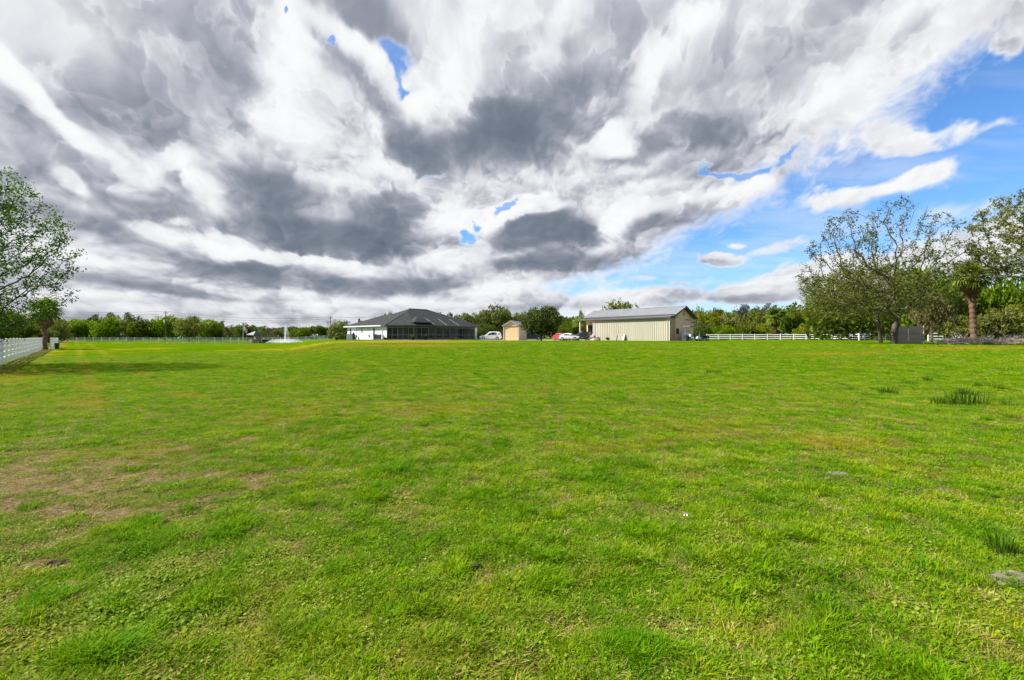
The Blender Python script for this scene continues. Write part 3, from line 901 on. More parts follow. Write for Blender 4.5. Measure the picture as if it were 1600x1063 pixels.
for i in range(8, 11):                               # round-leaved creeping weed
    mb = MB()
    for _ in range(17):
        r_, a_ = R.random() ** .5 * .085, R.random() * 6.28
        cx_, cy_, cz_, s_ = r_ * math.cos(a_), r_ * math.sin(a_), R.uniform(.010, .028), R.uniform(.0045, .0095)
        tx_, ty_ = R.uniform(-.5, .5), R.uniform(-.5, .5)
        vs = [(cx_ + s_ * math.cos(k * PI / 3), cy_ + s_ * math.sin(k * PI / 3), cz_ + s_ * (tx_ * math.cos(k * PI / 3) + ty_ * math.sin(k * PI / 3))) for k in range(6)]
        mb.add(vs, [(0, 1, 2, 3, 4, 5)])
    source(i, mb, MC)
for i in range(11, 12):                              # a few broad-leaved rosettes
    mb = MB()
    for k in range(9):
        a_ = k * .7 + R.uniform(-.2, .2)
        blade(mb, 0, 0, R.uniform(.02, .05), R.uniform(.012, .018), R.uniform(.05, .09), a_, .8)
    source(i, mb, MG)

NG = 370000
q = rng.rand(NG)
rad = 1.3 * (52 / 1.3) ** (q ** 0.78)
ang = np.radians(rng.uniform(-1, 1, NG) * (52 + 26 * np.exp(-rad / 6)))
gxp, gyp = rad * np.sin(ang), rad * np.cos(ang)
bare, pale, lush, yell = land_fields(gxp, gyp)
thinned = 0.90 * smooth(-.15, .40, fbm(gxp * 1.6 + 3, gyp * 1.6, 5, .65, 275)) * (1 - smooth(9, 22, rad))
keep = rng.rand(NG) > np.maximum(bare * (0.96 - 0.30 * (rad > 12)), thinned)
tf = (gxp + 28.8) * 0.722 + (gyp - 25.6) * 0.692
keep &= ~((tf < 0.1) & (gxp < -10))
gxp, gyp, rad, bare, pale, lush, yell = [v[keep] for v in (gxp, gyp, rad, bare, pale, lush, yell)]
n_ = len(gxp)
r1, r2 = rng.rand(n_), rng.rand(n_)
kind = rng.randint(0, 4, n_)
tuss = smooth(.28, .62, fbm(gxp * 2.4, gyp * 2.4, 4, .6, 281)) * (rad < 30)
kind = np.where(r1 < 0.03 + 0.40 * tuss + 0.8 * lush ** 1.1, rng.randint(4, 6, n_), kind)
kind = np.where((r2 < 0.12 + 0.10 * smooth(-.2, .5, fbm(gxp * 1.1, gyp * 1.1, 4, .6, 270)) * (rad < 22) + 0.35 * yell + 0.4 * bare), rng.randint(6, 8, n_), kind)
kind = np.where((r2 > 0.965 - 0.60 * pale - .05 * (rad < 9)), rng.randint(8, 11, n_), kind)
kind = np.where((r1 > 0.994) & (rad < 14), 11, kind)
scl = rng.uniform(.75, 1.3, n_) * (1 + 0.9 * smooth(5, 45, rad)) * (1 + .15 * fbm(gxp * .8, gyp * .8, 3, .5, 260)) * (1 - .35 * bare) * 0.95
gp = bpy.data.meshes.new('grass')
gp.vertices.add(n_)
zz = ground_z(gxp, gyp) + np.where(rad < 30, 0.022 * fbm(gxp * 1.7, gyp * 1.7, 4, 0.5, 230) + 0.010 * fbm(gxp * 7, gyp * 7, 3, 0.5, 240) * (rad < 14), 0) - 0.003
gp.vertices.foreach_set('co', np.stack([gxp, gyp, zz], -1).astype(np.float32).ravel())
for nm, v in (('i_scale', scl), ('i_yellowed', yell), ('i_lush', lush), ('i_pale', pale), ('i_bare', bare)):
    a = gp.attributes.new(nm, 'FLOAT', 'POINT'); a.data.foreach_set('value', v.astype(np.float32))
a = gp.attributes.new('i_kind', 'INT', 'POINT'); a.data.foreach_set('value', kind.astype(np.int32))
a = gp.attributes.new('i_rot', 'FLOAT_VECTOR', 'POINT')
rot = np.stack([rng.uniform(-.15, .15, n_), rng.uniform(-.15, .15, n_), rng.uniform(0, 6.28, n_)], -1)
a.data.foreach_set('vector', rot.astype(np.float32).ravel())
grass = link('grass', gp)
tag(grass, 'short grass, straw and creeping weeds covering the near part of the pasture', 'grass', kind='stuff')
ng = bpy.data.node_groups.new('grow', 'GeometryNodeTree')
ng.interface.new_socket('Geometry', in_out='INPUT', socket_type='NodeSocketGeometry')
ng.interface.new_socket('Geometry', in_out='OUTPUT', socket_type='NodeSocketGeometry')
gi, go = ng.nodes.new('NodeGroupInput'), ng.nodes.new('NodeGroupOutput')
iop = ng.nodes.new('GeometryNodeInstanceOnPoints')
ci = ng.nodes.new('GeometryNodeCollectionInfo')
ci.inputs['Collection'].default_value = GRASS_COL
ci.inputs['Separate Children'].default_value = True
ci.inputs['Reset Children'].default_value = True
def named(nm, typ):
    a_ = ng.nodes.new('GeometryNodeInputNamedAttribute'); a_.data_type = typ; a_.inputs['Name'].default_value = nm
    return a_.outputs['Attribute']
L = ng.links.new
L(gi.outputs[0], iop.inputs['Points']); L(ci.outputs[0], iop.inputs['Instance'])
iop.inputs['Pick Instance'].default_value = True
L(named('i_kind', 'INT'), iop.inputs['Instance Index'])
L(named('i_rot', 'FLOAT_VECTOR'), iop.inputs['Rotation'])
L(named('i_scale', 'FLOAT'), iop.inputs['Scale'])
L(iop.outputs[0], go.inputs[0])
grass.modifiers.new('grow', 'NODES').node_group = ng

# pond, driveway
mb = MB()
ring = [(PONDC[0] + PONDC[2] * .97 * math.cos(t_), PONDC[1] + PONDC[3] * .97 * math.sin(t_), -.14) for t_ in np.linspace(0, 2 * PI, 64, endpoint=False)]
mb.add(ring, [tuple(range(64))])
pond = mb.build('pond_water', M['water'])
tag(pond, 'still pond around the fountain behind a low grassy bank', 'pond', kind='structure')


def sheet(name, poly_fn, nu, nv, mat, lift):
    mb_ = MB()
    vs = []
    for i in range(nu + 1):
        for j in range(nv + 1):
            x_, y_ = poly_fn(i / nu, j / nv)
            vs.append((x_, y_, gz(x_, y_) + lift))
    mb_.add(vs, [(i * (nv + 1) + j, (i + 1) * (nv + 1) + j, (i + 1) * (nv + 1) + j + 1, i * (nv + 1) + j + 1) for i in range(nu) for j in range(nv)])
    return mb_.build(name, mat)


def drive(s_, t_):
    a0, a1 = (-6.6, 90.6), (16.5, 92.0)
    b0, b1 = (-6.6, 103.0), (22.5, 112.0)
    w_ = .5 * math.sin(s_ * 11) * (1 - t_)
    return (a0[0] + (a1[0] - a0[0]) * s_) * (1 - t_) + (b0[0] + (b1[0] - b0[0]) * s_) * t_, (a0[1] + (a1[1] - a0[1]) * s_ + w_) * (1 - t_) + (b0[1] + (b1[1] - b0[1]) * s_) * t_
dr = sheet('driveway', drive, 40, 14, M['concrete'], .035)
tag(dr, 'pale concrete driveway between the house, the tan garage and the barn', 'driveway', kind='structure')

# rush clumps standing in the pasture
def rush_mesh(h, r, nb, seed):
    Rr = random.Random(seed); mb_ = MB()
    for _ in range(nb):
        rr_, a_ = Rr.random() ** .6 * r, Rr.random() * 6.28
        blade(mb_, rr_ * math.cos(a_), rr_ * math.sin(a_), h * Rr.uniform(.5, 1), max(.006, h * .025), h * Rr.uniform(.05, .40), a_ + Rr.uniform(-.7, .7), .4)
    return mb_.mesh('rush', M['rush'], fix=False)
RUSH = [rush_mesh(.42, .30, 110, 1), rush_mesh(.34, .36, 120, 2), rush_mesh(.5, .22, 90, 3)]
RL = [(1512, 630, 1.15, 'largest dark rush clump, standing in the right part of the pasture'), (1488, 632, .85, 'rush clump just left of the largest clump, joined to its edge'), (1468, 633, .6, 'small rush clump at the left end of the row with the largest clump'),
      (1510, 618, .7, 'rush clump right behind the largest clump'), (1418, 600, .6, 'dark rush tuft up the slope from the row of clumps, below the oak trunk'), (1448, 595, .5, 'farthest rush tuft of those below the oak and shed fence'),
      (1385, 615, .75, 'low spreading rush tuft left of the row of clumps'), (1330, 610, .45, 'faint small rush tuft farthest to the left of the group under the oak'), (1528, 605, .5, 'rush tuft behind and right of the largest clump'),
      (1561, 609, .65, 'rush tuft near the right edge, level with the back of the row'), (1577, 634, .5, 'narrow rush tuft right of the largest clump'), (1577, 655, .35, 'short rush tuft lowest of those at the right edge'),
      (1108, 583, .55, 'left one of two tiny rush tufts standing below the barn'), (1122, 583, .45, 'right one of two tiny rush tufts standing below the barn')]
for i, (u, v, s, lb) in enumerate(RL):
    x, y = on_ground(u, v)
    o = link('rush_clump', RUSH[i % 3], loc=(x, y, gz(x, y) - .01), rot=(0, 0, i * 1.3), scale=(s * 1.15, s * 1.15, s))
    tag(o, lb, 'rush clump', 'rush clumps in the pasture')
x, y = on_ground(1566, 868)
o = link('rush_clump', rush_mesh(.25, .085, 90, 9), loc=(x, y, gz(x, y) - .01))
tag(o, 'upright rush tuft close up at the right edge of the picture', 'rush clump', 'rush clumps in the pasture')


def lump(name, u, v, r, h, mat, label, cat, seed, rough_=.35):
    x_, y_ = on_ground(u, v)
    mb_ = MB(); Rr = random.Random(seed)
    nu_, nv_ = 14, 7
    vs = []
    ph = [Rr.uniform(0, 6.28) for _ in range(6)]
    for j in range(nv_ + 1):
        el_ = -.25 + (PI / 2 + .25) * j / nv_
        for i in range(nu_):
            a_ = 2 * PI * i / nu_
            q_ = 1 + rough_ * (.5 * math.sin(2 * a_ + ph[0]) + .35 * math.sin(3 * a_ + ph[1] + el_ * 2) + .3 * math.sin(5 * a_ + ph[2] + el_ * 3) + Rr.uniform(-.25, .25))
            vs.append((r * q_ * math.cos(el_) * math.cos(a_), r * q_ * math.cos(el_) * math.sin(a_), h * q_ * math.sin(el_)))
    fs = [(j * nu_ + i, j * nu_ + (i + 1) % nu_, (j + 1) * nu_ + (i + 1) % nu_, (j + 1) * nu_ + i) for j in range(nv_) for i in range(nu_)]
    mb_.add(vs, fs)
    o_ = mb_.build(name, mat, smooth_=True, loc=(x_, y_, gz(x_, y_)))
    tag(o_, label, cat)
lump('dirt_clod', 742, 890, .033, .024, M['clod'], 'small dark grey clod lying in thin grass in the middle foreground', 'clod', 1, .6)
lump('dirt_clod', 82, 886, .065, .018, M['clod'], 'flat dark clod on the worn brown patch at the left', 'clod', 2, .5)
lump('sand_mound', 1584, 910, .13, .035, M['sand'], 'pale sandy ant mound at the right edge of the near grass', 'mound', 3)
lump('sand_mound', 1312, 742, .10, .02, M['sand'], 'small flat sandy mound in the mid pasture, far from the edges', 'mound', 4)
lump('pale_stone', 1073, 807, .035, .02, M['rim'], 'tiny pale stone lying alone in the grass right of the middle', 'stone', 5, .4)

# ------------------------------------------------------------------ trees
def leaf_cloud(P, size, g, nrm=None, jit=.9, aspect=.55, droop=0.0):
    """four-cornered leaves (n,4,3) centred on points P, turned at random round their outward normals"""
    n_ = len(P)
    d = g.normal(size=(n_, 3)) * jit
    if nrm is not None: d = d + nrm
    d /= np.linalg.norm(d, axis=1, keepdims=True) + 1e-9
    r = g.normal(size=(n_, 3))
    if droop: r[:, 2] -= droop
    a = np.cross(d, r); a /= np.linalg.norm(a, axis=1, keepdims=True) + 1e-9
    b = np.cross(d, a)
    s = (np.asarray(size) * g.uniform(.6, 1.3, n_))[:, None]
    a, b = a * s * .5, b * s * .5 * aspect
    return np.stack([P - a, P + b * .9 - a * .1, P + a, P - b * .9 + a * .1], 1)


def crown_mesh(name, seed, mat, n_leaf=5200, lobes=26, leaf=.085, low=-.95, top=1.0, spread=.42, gap=0.0, cone=0.0, ground=False):
    """a crown of radius 1 and height 0..1 built from leaf-sized faces gathered in uneven clumps"""
    g = np.random.RandomState(seed)
    C_, Rr_ = [], []
    while len(C_) < lobes:
        p = g.uniform(-1, 1, 3)
        if np.linalg.norm(p) > 1: continue
        rr = np.hypot(p[0], p[1])
        if p[2] > 0 and rr > 1 - cone * p[2]: continue
        C_.append(p * np.array([.74, .74, .72])); Rr_.append(g.uniform(.5, 1.0) * spread)
    C_, Rr_ = np.array(C_), np.array(Rr_)
    w = Rr_ ** 2 / (Rr_ ** 2).sum()
    k = g.choice(lobes, n_leaf, p=w)
    d = g.normal(size=(n_leaf, 3)); d /= np.linalg.norm(d, axis=1, keepdims=True)
    bumpy = 1 + .22 * np.sin(d[:, 0] * 7 + k) * np.sin(d[:, 1] * 6 + 2 * k) + .10 * np.sin(d[:, 2] * 13 + k * 3)
    P = C_[k] + d * (Rr_[k] * bumpy * g.uniform(.55, 1.03, n_leaf) ** .6)[:, None]
    # sprays that stick out of the outline
    m_ = n_leaf // 14
    j = g.randint(0, n_leaf, m_)
    P[:m_] = P[j] * g.uniform(1.03, 1.18, m_)[:, None]
    if gap:
        f = fbm(P[:, 0] * 2.2 + seed, P[:, 2] * 2.2 + P[:, 1] * 1.7, 3, .5, seed % 60)
        ok = f > gap - .5
        P, d = P[ok], d[ok]
    P[:, 2] = (P[:, 2] + 1) / 2
    P = P[P[:, 2] > (.0 if ground else .02)]
    d = P - np.array([0, 0, .4]); d /= np.linalg.norm(d, axis=1, keepdims=True)
    V = leaf_cloud(P, leaf, g, d * .6)
    V[..., 2] = (V[..., 2])
    return quads_mesh(name, V, mat)


def trunk_mesh(name, mat, h=1.0, r=.05, seed=0, limbs=4, bend=.08):
    g = random.Random(seed); mb = MB()
    px_, py_ = 0, 0
    pts, rd = [], []
    for i in range(7):
        t = i / 6
        pts.append((px_, py_, h * t * .8 - .03)); rd.append(r * (1.25 if i == 0 else 1 - .6 * t))
        px_ += g.uniform(-bend, bend) * .3; py_ += g.uniform(-bend, bend) * .3
    mb.tube(pts, rd, 8)
    for k in range(limbs):
        i = 2 + k % 4
        a = k * 2.4 + g.random()
        b0 = Vector(pts[i]); L_ = g.uniform(.35, .6)
        q = [b0, b0 + Vector((math.cos(a) * L_ * .5, math.sin(a) * L_ * .5, h * .14)), b0 + Vector((math.cos(a) * L_, math.sin(a) * L_, h * .34))]
        mb.tube(q, [r * .5, r * .33, r * .12], 6)
    return mb.mesh(name, M[mat], smooth_=True)


CROWNS = {
 'round':  [crown_mesh('crown', 1 + i, M['mid_leaf'], 6400, 34, .10, spread=.40, gap=.1) for i in range(3)],
 'bright': [crown_mesh('crown', 21 + i, M['bright_leaf'], 6400, 30, .095, spread=.42, gap=.1) for i in range(3)],
 'olive':  [crown_mesh('crown', 41 + i, M['moss_leaf'], 6400, 36, .09, spread=.36, gap=.16) for i in range(3)],
 'oak':    [crown_mesh('crown', 61 + i, M['oak_leaf'], 6400, 36, .085, spread=.36, gap=.2) for i in range(3)],
 'yellow': [crown_mesh('crown', 81 + i, M['yellow_leaf'], 5000, 26, .10, spread=.40, gap=.15) for i in range(2)],
 'brown':  [crown_mesh('crown', 91 + i, M['brown_leaf'], 4200, 30, .075, spread=.34, gap=.28) for i in range(2)],
 'gold':   [crown_mesh('crown', 96, M['gold_leaf'], 2600, 18, .10, spread=.38, gap=.2)],
 'sparse': [crown_mesh('crown', 99 + i, M['grey_twig'], 3000, 34, .075, spread=.24, gap=.42) for i in range(3)],
 'airy':   [crown_mesh('crown', 109 + i, M['oak_leaf'], 3400, 26, .080, spread=.24, gap=.38) for i in range(3)],
 'dark':   [crown_mesh('crown', 119 + i, M['oak_leaf'], 8000, 30, .095, spread=.44, gap=0.05) for i in range(2)],
}
TRUNKS = [trunk_mesh('trunk', 'bark_dark', 1, .045, i, 5) for i in range(3)]
_tc = [0]


def tree(name, label, cat, u, vtop, hw, y, kind, low=.10, group=None, x=None, squat=1.0):
    """u, hw: column and half width in the photograph; vtop: row of the top; y: how far off it stands; low: share of the height free of leaves"""
    _tc[0] += 1
    i = _tc[0]
    p = at(u, y)
    H_ = zrow(vtop, y) - p.z
    r_ = hw * y / F_PX
    root = thing(name, label, cat, p, i * 1.7 % 6.28, group)
    ms_ = CROWNS[kind]
    cr = link('crown', ms_[i % len(ms_)], root, loc=(0, 0, H_ * low - .1), scale=(r_, r_, H_ * (1 - low) * 1.04))
    if low > .02 or kind in ('sparse', 'airy'):
        link('trunk', TRUNKS[i % 3], root, scale=(max(2.5, H_ * .5), max(2.5, H_ * .5), H_ * .8))
    return root


G_L = 'trees beyond the far left fence'
tree('tree', 'tall grey-green treetop showing above the left end of the tree line', 'tree', 112, 493, 22, 215, 'airy', .1, G_L)
tree('tree', 'tall dark treetop above the gap between the two round bright green trees', 'tree', 150, 489, 20, 215, 'airy', .1, G_L)
tree('tree', 'tall spreading dark crown rising right behind the right one of the round bright trees', 'tree', 172, 487, 17, 220, 'oak', .1, G_L)
tree('tree', 'domed dark grey-green crown between the bright round trees and the utility pole', 'tree', 203, 489, 15, 215, 'oak', .1, G_L)
tree('tree', 'thin bare-topped tree just right of the domed dark crown', 'tree', 219, 491, 7, 214, 'sparse', .1, G_L)
tree('tree', 'sparse grey top rising above the dark oak right of the utility pole', 'tree', 300, 486, 12, 205, 'sparse', .1, G_L)
tree('tree', 'olive tree at the left end behind the far fence, just right of the cabbage palm', 'tree', 105, 501, 26, 176, 'olive', .0, G_L)
tree('tree', 'left one of the two round bright green trees behind the far fence', 'tree', 134, 497, 27, 180, 'bright', .0, G_L)
tree('tree', 'right and greener one of the two round bright green trees behind the far fence', 'tree', 168, 496, 23, 174, 'bright', .0, G_L)
tree('tree', 'low yellowish-green tree right of the two round bright trees', 'tree', 208, 503, 17, 176, 'yellow', .0, G_L)
tree('tree', 'mid-green tree left of the utility pole and right of the low yellowish tree', 'tree', 233, 497, 22, 180, 'round', .0, G_L)
tree('tree', 'wide bright olive-green tree directly behind the utility pole', 'tree', 262, 494, 30, 184, 'bright', .0, G_L)
tree('oak_tree', 'dark greyish oak standing in front of the tree line right of the utility pole', 'tree', 296, 495, 27, 166, 'oak', .12, G_L)
tree('tree', 'round green tree at the right end of the tall left tree line', 'tree', 324, 497, 16, 178, 'bright', .0, G_L)
tree('tree', 'shorter dark green tree at the step down of the left tree line', 'tree', 338, 506, 14, 182, 'round', .0, G_L)
G_M = 'trees behind the pond'
for (u, v, hw, y, k, lb) in [
    (350, 509, 11, 205, 'sparse', 'bluish thin tree between the tall left tree line and the flagpole'),
    (362, 507, 14, 200, 'brown', 'brownish tree left of the flagpole'), (381, 505, 17, 198, 'round', 'dark green tree right behind the flagpole'),
    (397, 508, 12, 205, 'oak', 'dark tree behind the roof of the small shelter'), (412, 509, 9, 190, 'airy', 'spiky dark tree just right of the shelter roof'),
    (425, 508, 13, 215, 'sparse', 'pale grey leafless tree left of the fountain'), (436, 512, 14, 200, 'brown', 'low brownish tree right behind the fountain'),
    (453, 510, 12, 205, 'round', 'dark green tree just right of the fountain jet'), (470, 511, 17, 200, 'bright', 'bright green tree right of the fountain'),
    (489, 509, 11, 205, 'brown', 'brownish tree above the low white roofs'), (503, 507, 13, 200, 'round', 'dark tree left of the cluster of utility poles'),
    (532, 500, 19, 134, 'olive', 'olive tree touching the left end of the white house'), (541, 496, 12, 150, 'sparse', 'thin greyish tree top peeping above the olive tree by the house'),
    (519, 512, 9, 150, 'oak', 'small dark tree at the foot of the utility poles')]:
    tree('tree', lb, 'tree', u, v, hw, y, k, .0 if k not in ('sparse', 'airy') else .1, G_M)
G_H = 'trees behind the house and garage'
for (u, v, hw, y, k, lb) in [
    (590, 496, 16, 150, 'sparse', 'bristly grey treetop above the lower left roof of the house'), (607, 485, 14, 140, 'olive', 'bristly olive treetop right above the lower left roof of the house'),
    (683, 488, 18, 130, 'brown', 'greyish brown treetop just right of the roof ridge of the house'), (706, 487, 16, 140, 'olive', 'grey-green treetop above the right roof slope'),
    (728, 486, 24, 124, 'olive', 'olive tree behind the right end of the house'), (752, 481, 24, 128, 'olive', 'broad olive tree behind the white car'),
    (774, 474, 25, 122, 'palmy', 'tallest spiky tree between the house and the tan garage'), (798, 480, 20, 132, 'olive', 'grey-olive tree rising behind the tan garage roof'),
    (815, 486, 16, 140, 'round', 'green treetop between the tan garage and the dark bushy tree'), (758, 505, 26, 112, 'oak', 'low dark growth right behind the white car'),
    (880, 490, 15, 135, 'olive', 'small olive tree right of the dark bushy tree'), (893, 499, 20, 120, 'bright', 'green tree above the parked red and silver cars'),
    (876, 509, 18, 108, 'round', 'low green bush directly behind the red car'), (906, 490, 16, 130, 'round', 'green tree under the left tip of the barn roof'),
    (909, 482, 9, 140, 'sparse', 'bare grey treetop just left of the barn roof'), (918, 505, 14, 122, 'yellow', 'yellow-green bush seen behind the open bay of the barn'),
    (970, 468, 32, 138, 'dark', 'dark spreading crown rising above the middle of the barn roof')]:
    if k == 'palmy': k = 'olive'
    tree('tree', lb, 'tree', u, v, hw, y, k, .0 if k not in ('sparse', 'airy') else .1, G_H)
G_R = 'trees beyond the right fence'
for (u, v, hw, y, k, lb) in [
    (1092, 476, 14, 165, 'airy', 'left one of two small dark tops right of the barn gable'), (1116, 473, 16, 165, 'airy', 'right one of two small dark tops right of the barn gable'),
    (1104, 487, 27, 128, 'yellow', 'yellow-green tree directly behind the equipment canopy'), (1082, 492, 16, 122, 'olive', 'dark olive tree touching the right side of the barn'),
    (1137, 485, 20, 140, 'olive', 'olive tree right of the yellow-green one'), (1128, 506, 22, 120, 'bright', 'low green bush behind the left end of the rail fence'),
    (1160, 473, 20, 150, 'sparse', 'grey sparse tree above the middle of the right rail fence'), (1178, 480, 24, 140, 'oak', 'dark olive tree behind the middle of the rail fence'),
    (1186, 470, 15, 158, 'sparse', 'slightly taller sparse tree right of the grey sparse one'), (1205, 470, 18, 152, 'sparse', 'tallest grey sparse tree before the ridge of green trees at the right'),
    (1166, 503, 26, 122, 'round', 'low mid-green thicket right behind the middle of the rail fence'), (1196, 505, 17, 118, 'yellow', 'low yellowish bush behind the rail fence'),
    (1238, 484, 24, 120, 'bright', 'green tree where the tree line starts to climb at the right'), (1258, 505, 22, 112, 'yellow', 'yellow-green bush behind the right third of the rail fence'),
    (1268, 468, 26, 122, 'oak', 'dark olive oak left of the big open oak'), (1288, 455, 30, 128, 'bright', 'green tree behind the left limbs of the big open oak'),
    (1237, 478, 17, 118, 'airy', 'dark flat-topped small tree just left of the climbing tree line')]:
    tree('tree', lb, 'tree', u, v, hw, y, k, .0 if k not in ('sparse', 'airy') else .1, G_R)
G_C = 'trees around the big oak'
for (u, v, hw, y, k, lb) in [
    (1315, 452, 40, 120, 'olive', 'moss-grey oak with hanging limbs over the right end of the rail fence'), (1352, 436, 40, 124, 'olive', 'grey-olive oak close behind the left half of the big open oak'),
    (1300, 485, 34, 116, 'olive', 'low drooping olive crown touching the rail fence'),
    (1432, 409, 46, 66, 'bright', 'bright green round tree rising behind the trunk of the big open oak'), (1478, 424, 40, 70, 'olive', 'olive-brown tree between the big open oak and the cabbage palm'),
    (1455, 450, 34, 56, 'brown', 'brownish half-bare tree above the wooden fence panel'), (1545, 440, 44, 72, 'round', 'deep green tree behind and right of the cabbage palm'),
    (1592, 425, 46, 66, 'bright', 'bright green tree filling the right edge behind the palm'), (1560, 478, 40, 56, 'olive', 'light olive tree low at the right edge'),
    (1500, 492, 44, 62, 'oak', 'dark understory tree behind the palm trunk'), (1410, 470, 40, 116, 'olive', 'olive tree low behind the grey trunk of the big oak'), (1372, 470, 30, 118, 'oak', 'dark crown behind the forked trunk of the second oak'),
    (1640, 452, 50, 58, 'oak', 'dark oak running out of the picture at the right edge')]:
    tree('tree', lb, 'tree', u, v, hw, y, k, .06, G_C)
tree('shrub', 'golden-yellow shrub behind the left white fence beside the cabbage palm', 'shrub', 47, 513, 9, 90, 'gold', 0, None)
tree('shrub', 'wide olive shrub behind the left white fence, around the golden shrub', 'shrub', 60, 508, 24, 98, 'olive', 0, None)
tree('tree', 'dark green tree behind the left white fence under the near tree', 'tree', 18, 488, 34, 84, 'round', 0, None)
tree('tree', 'green tree behind the cabbage palm at the far end of the left fence', 'tree', 84, 496, 22, 120, 'olive', 0, None)
tree('tree', 'dark tree at the left edge seen through the near branches', 'tree', -20, 470, 50, 70, 'round', 0, None)

# the forest beyond reads as one mass
mbg = np.random.RandomState(77)
Pf = []
for (u0, u1, vt0, vt1, y0, y1, n__) in [(60, 350, 503, 503, 225, 250, 9000), (330, 560, 513, 513, 225, 260, 6000), (560, 930, 503, 497, 165, 190, 7000), (1060, 1260, 492, 480, 170, 195, 6500), (1260, 1800, 470, 470, 95, 120, 9000), (-300, 80, 500, 500, 120, 150, 6000)]:
    uu = mbg.uniform(u0, u1, n__); yy = mbg.uniform(y0, y1, n__)
    xx = (uu - CU) / F_PX * yy
    t_ = (uu - u0) / (u1 - u0)
    top_ = EYE + (HZ - (vt0 + (vt1 - vt0) * t_)) / F_PX * yy
    g0 = ground_z(xx, yy)
    hh = (top_ - g0) * (1 + .22 * fbm(uu * .06, yy * .05, 3, .6, 300))
    zz_ = g0 + hh * mbg.uniform(.0, 1, n__) ** .75
    Pf.append(np.stack([xx, yy, zz_], -1))
Pf = np.concatenate(Pf)
fm = quads_mesh('distant_woods', leaf_cloud(Pf, 1.5, mbg, None), M['mid_leaf'])
fo = link('distant_woods', fm)
tag(fo, 'far-off woods closing the view behind the separate trees', 'woods', kind='stuff')


# ---- trees near enough to see their limbs
def grow(attr, trunk_pts, step, kill, reach, iters=220, seed=0):
    g = np.random.RandomState(seed)
    nodes = [np.array(p, float) for p in trunk_pts]
    par = [-1] + list(range(len(trunk_pts) - 1))
    A = np.array(attr, float)
    best = np.full(len(A), 1e9); bi = np.zeros(len(A), int)
    def upd(i0):
        nonlocal best, bi
        B_ = np.array(nodes[i0:])
        dd = np.linalg.norm(A[:, None] - B_[None], axis=2)
        k = dd.argmin(1); m_ = dd[np.arange(len(A)), k]
        u_ = m_ < best
        best[u_] = m_[u_]; bi[u_] = k[u_] + i0
    upd(0)
    for it in range(iters):
        if not len(A): break
        act = best < reach
        if not act.any(): act = best < best.min() + step
        new = {}
        for a_, b_ in zip(A[act], bi[act]):
            v = a_ - nodes[b_]; new.setdefault(b_, []).append(v / (np.linalg.norm(v) + 1e-9))
        i0 = len(nodes)
        for b_, vs in new.items():
            v = np.mean(vs, 0) + g.normal(size=3) * .16
            v /= np.linalg.norm(v) + 1e-9
            nodes.append(nodes[b_] + v * step); par.append(b_)
        upd(i0)
        kp = best > kill
        A, best, bi = A[kp], best[kp], bi[kp]
        if len(nodes) > 9000: break
    return np.array(nodes), np.array(par)


def limb_mesh(nodes, par, tip, expo, rmax, mat, name='limbs', nside=6, trunk_n=0):
    n_ = len(nodes)
    kids = [[] for _ in range(n_)]
    for i in range(1, n_): kids[par[i]].append(i)
    r = np.zeros(n_)
    order = np.argsort(-np.arange(n_))
    for i in order:
        r[i] = tip if not kids[i] else (sum(r[k] ** expo for k in kids[i])) ** (1 / expo)
    r = np.minimum(r * 1.0, rmax)
    mb = MB()
    for i in range(n_):
        if par[i] >= 0 and len(kids[par[i]]) and kids[par[i]][0] != max(kids[par[i]], key=lambda k: r[k]): pass
    done = set()
    for i in range(n_):
        for k in kids[i]:
            # follow the chain of thickest children
            if k in done: continue
            main = max(kids[i], key=lambda q_: r[q_])
            if k == main and par[i] >= 0 and i in done: continue
            ch = [i, k]; done.add(k)
            while kids[ch[-1]]:
                m_ = max(kids[ch[-1]], key=lambda q_: r[q_]); ch.append(m_); done.add(m_)
            rr = [r[c] for c in ch]; rr[0] = min(rr[0], rr[1] * 1.15)
            mb.tube([nodes[c] for c in ch], rr, nside if rr[0] > tip * 3 else 4, cap=False)
    return mb, r, kids


def twig_leaves(nodes, r, kids, thr, per, sz, spread, g, mask=None, jit=1.0):
    ids = np.where(r < thr)[0]
    # leaves sit in bunches: some twigs carry many, others are bare
    q_ = nodes[ids]
    bunch = fbm(q_[:, 0] * 1.3 + 3, q_[:, 2] * 1.3 + q_[:, 1] * .9, 2, .5, 400) + g.normal(size=len(ids)) * .12
    ids = ids[bunch > np.quantile(bunch, .42)]
    per = int(per * 1.9)
    if mask is not None: ids = ids[mask(nodes[ids])]
    P = np.repeat(nodes[ids], per, 0)
    P = P + g.normal(size=P.shape) * spread
    return leaf_cloud(P, sz, g, None, jit)


def crown_points(g, n, c, rad, f):
    out_ = []
    while len(out_) < n:
        p = g.uniform(-1, 1, 3)
        if np.linalg.norm(p) > 1 or not f(p, g): continue
        out_.append(np.array(c) + p * np.array(rad))
    return out_


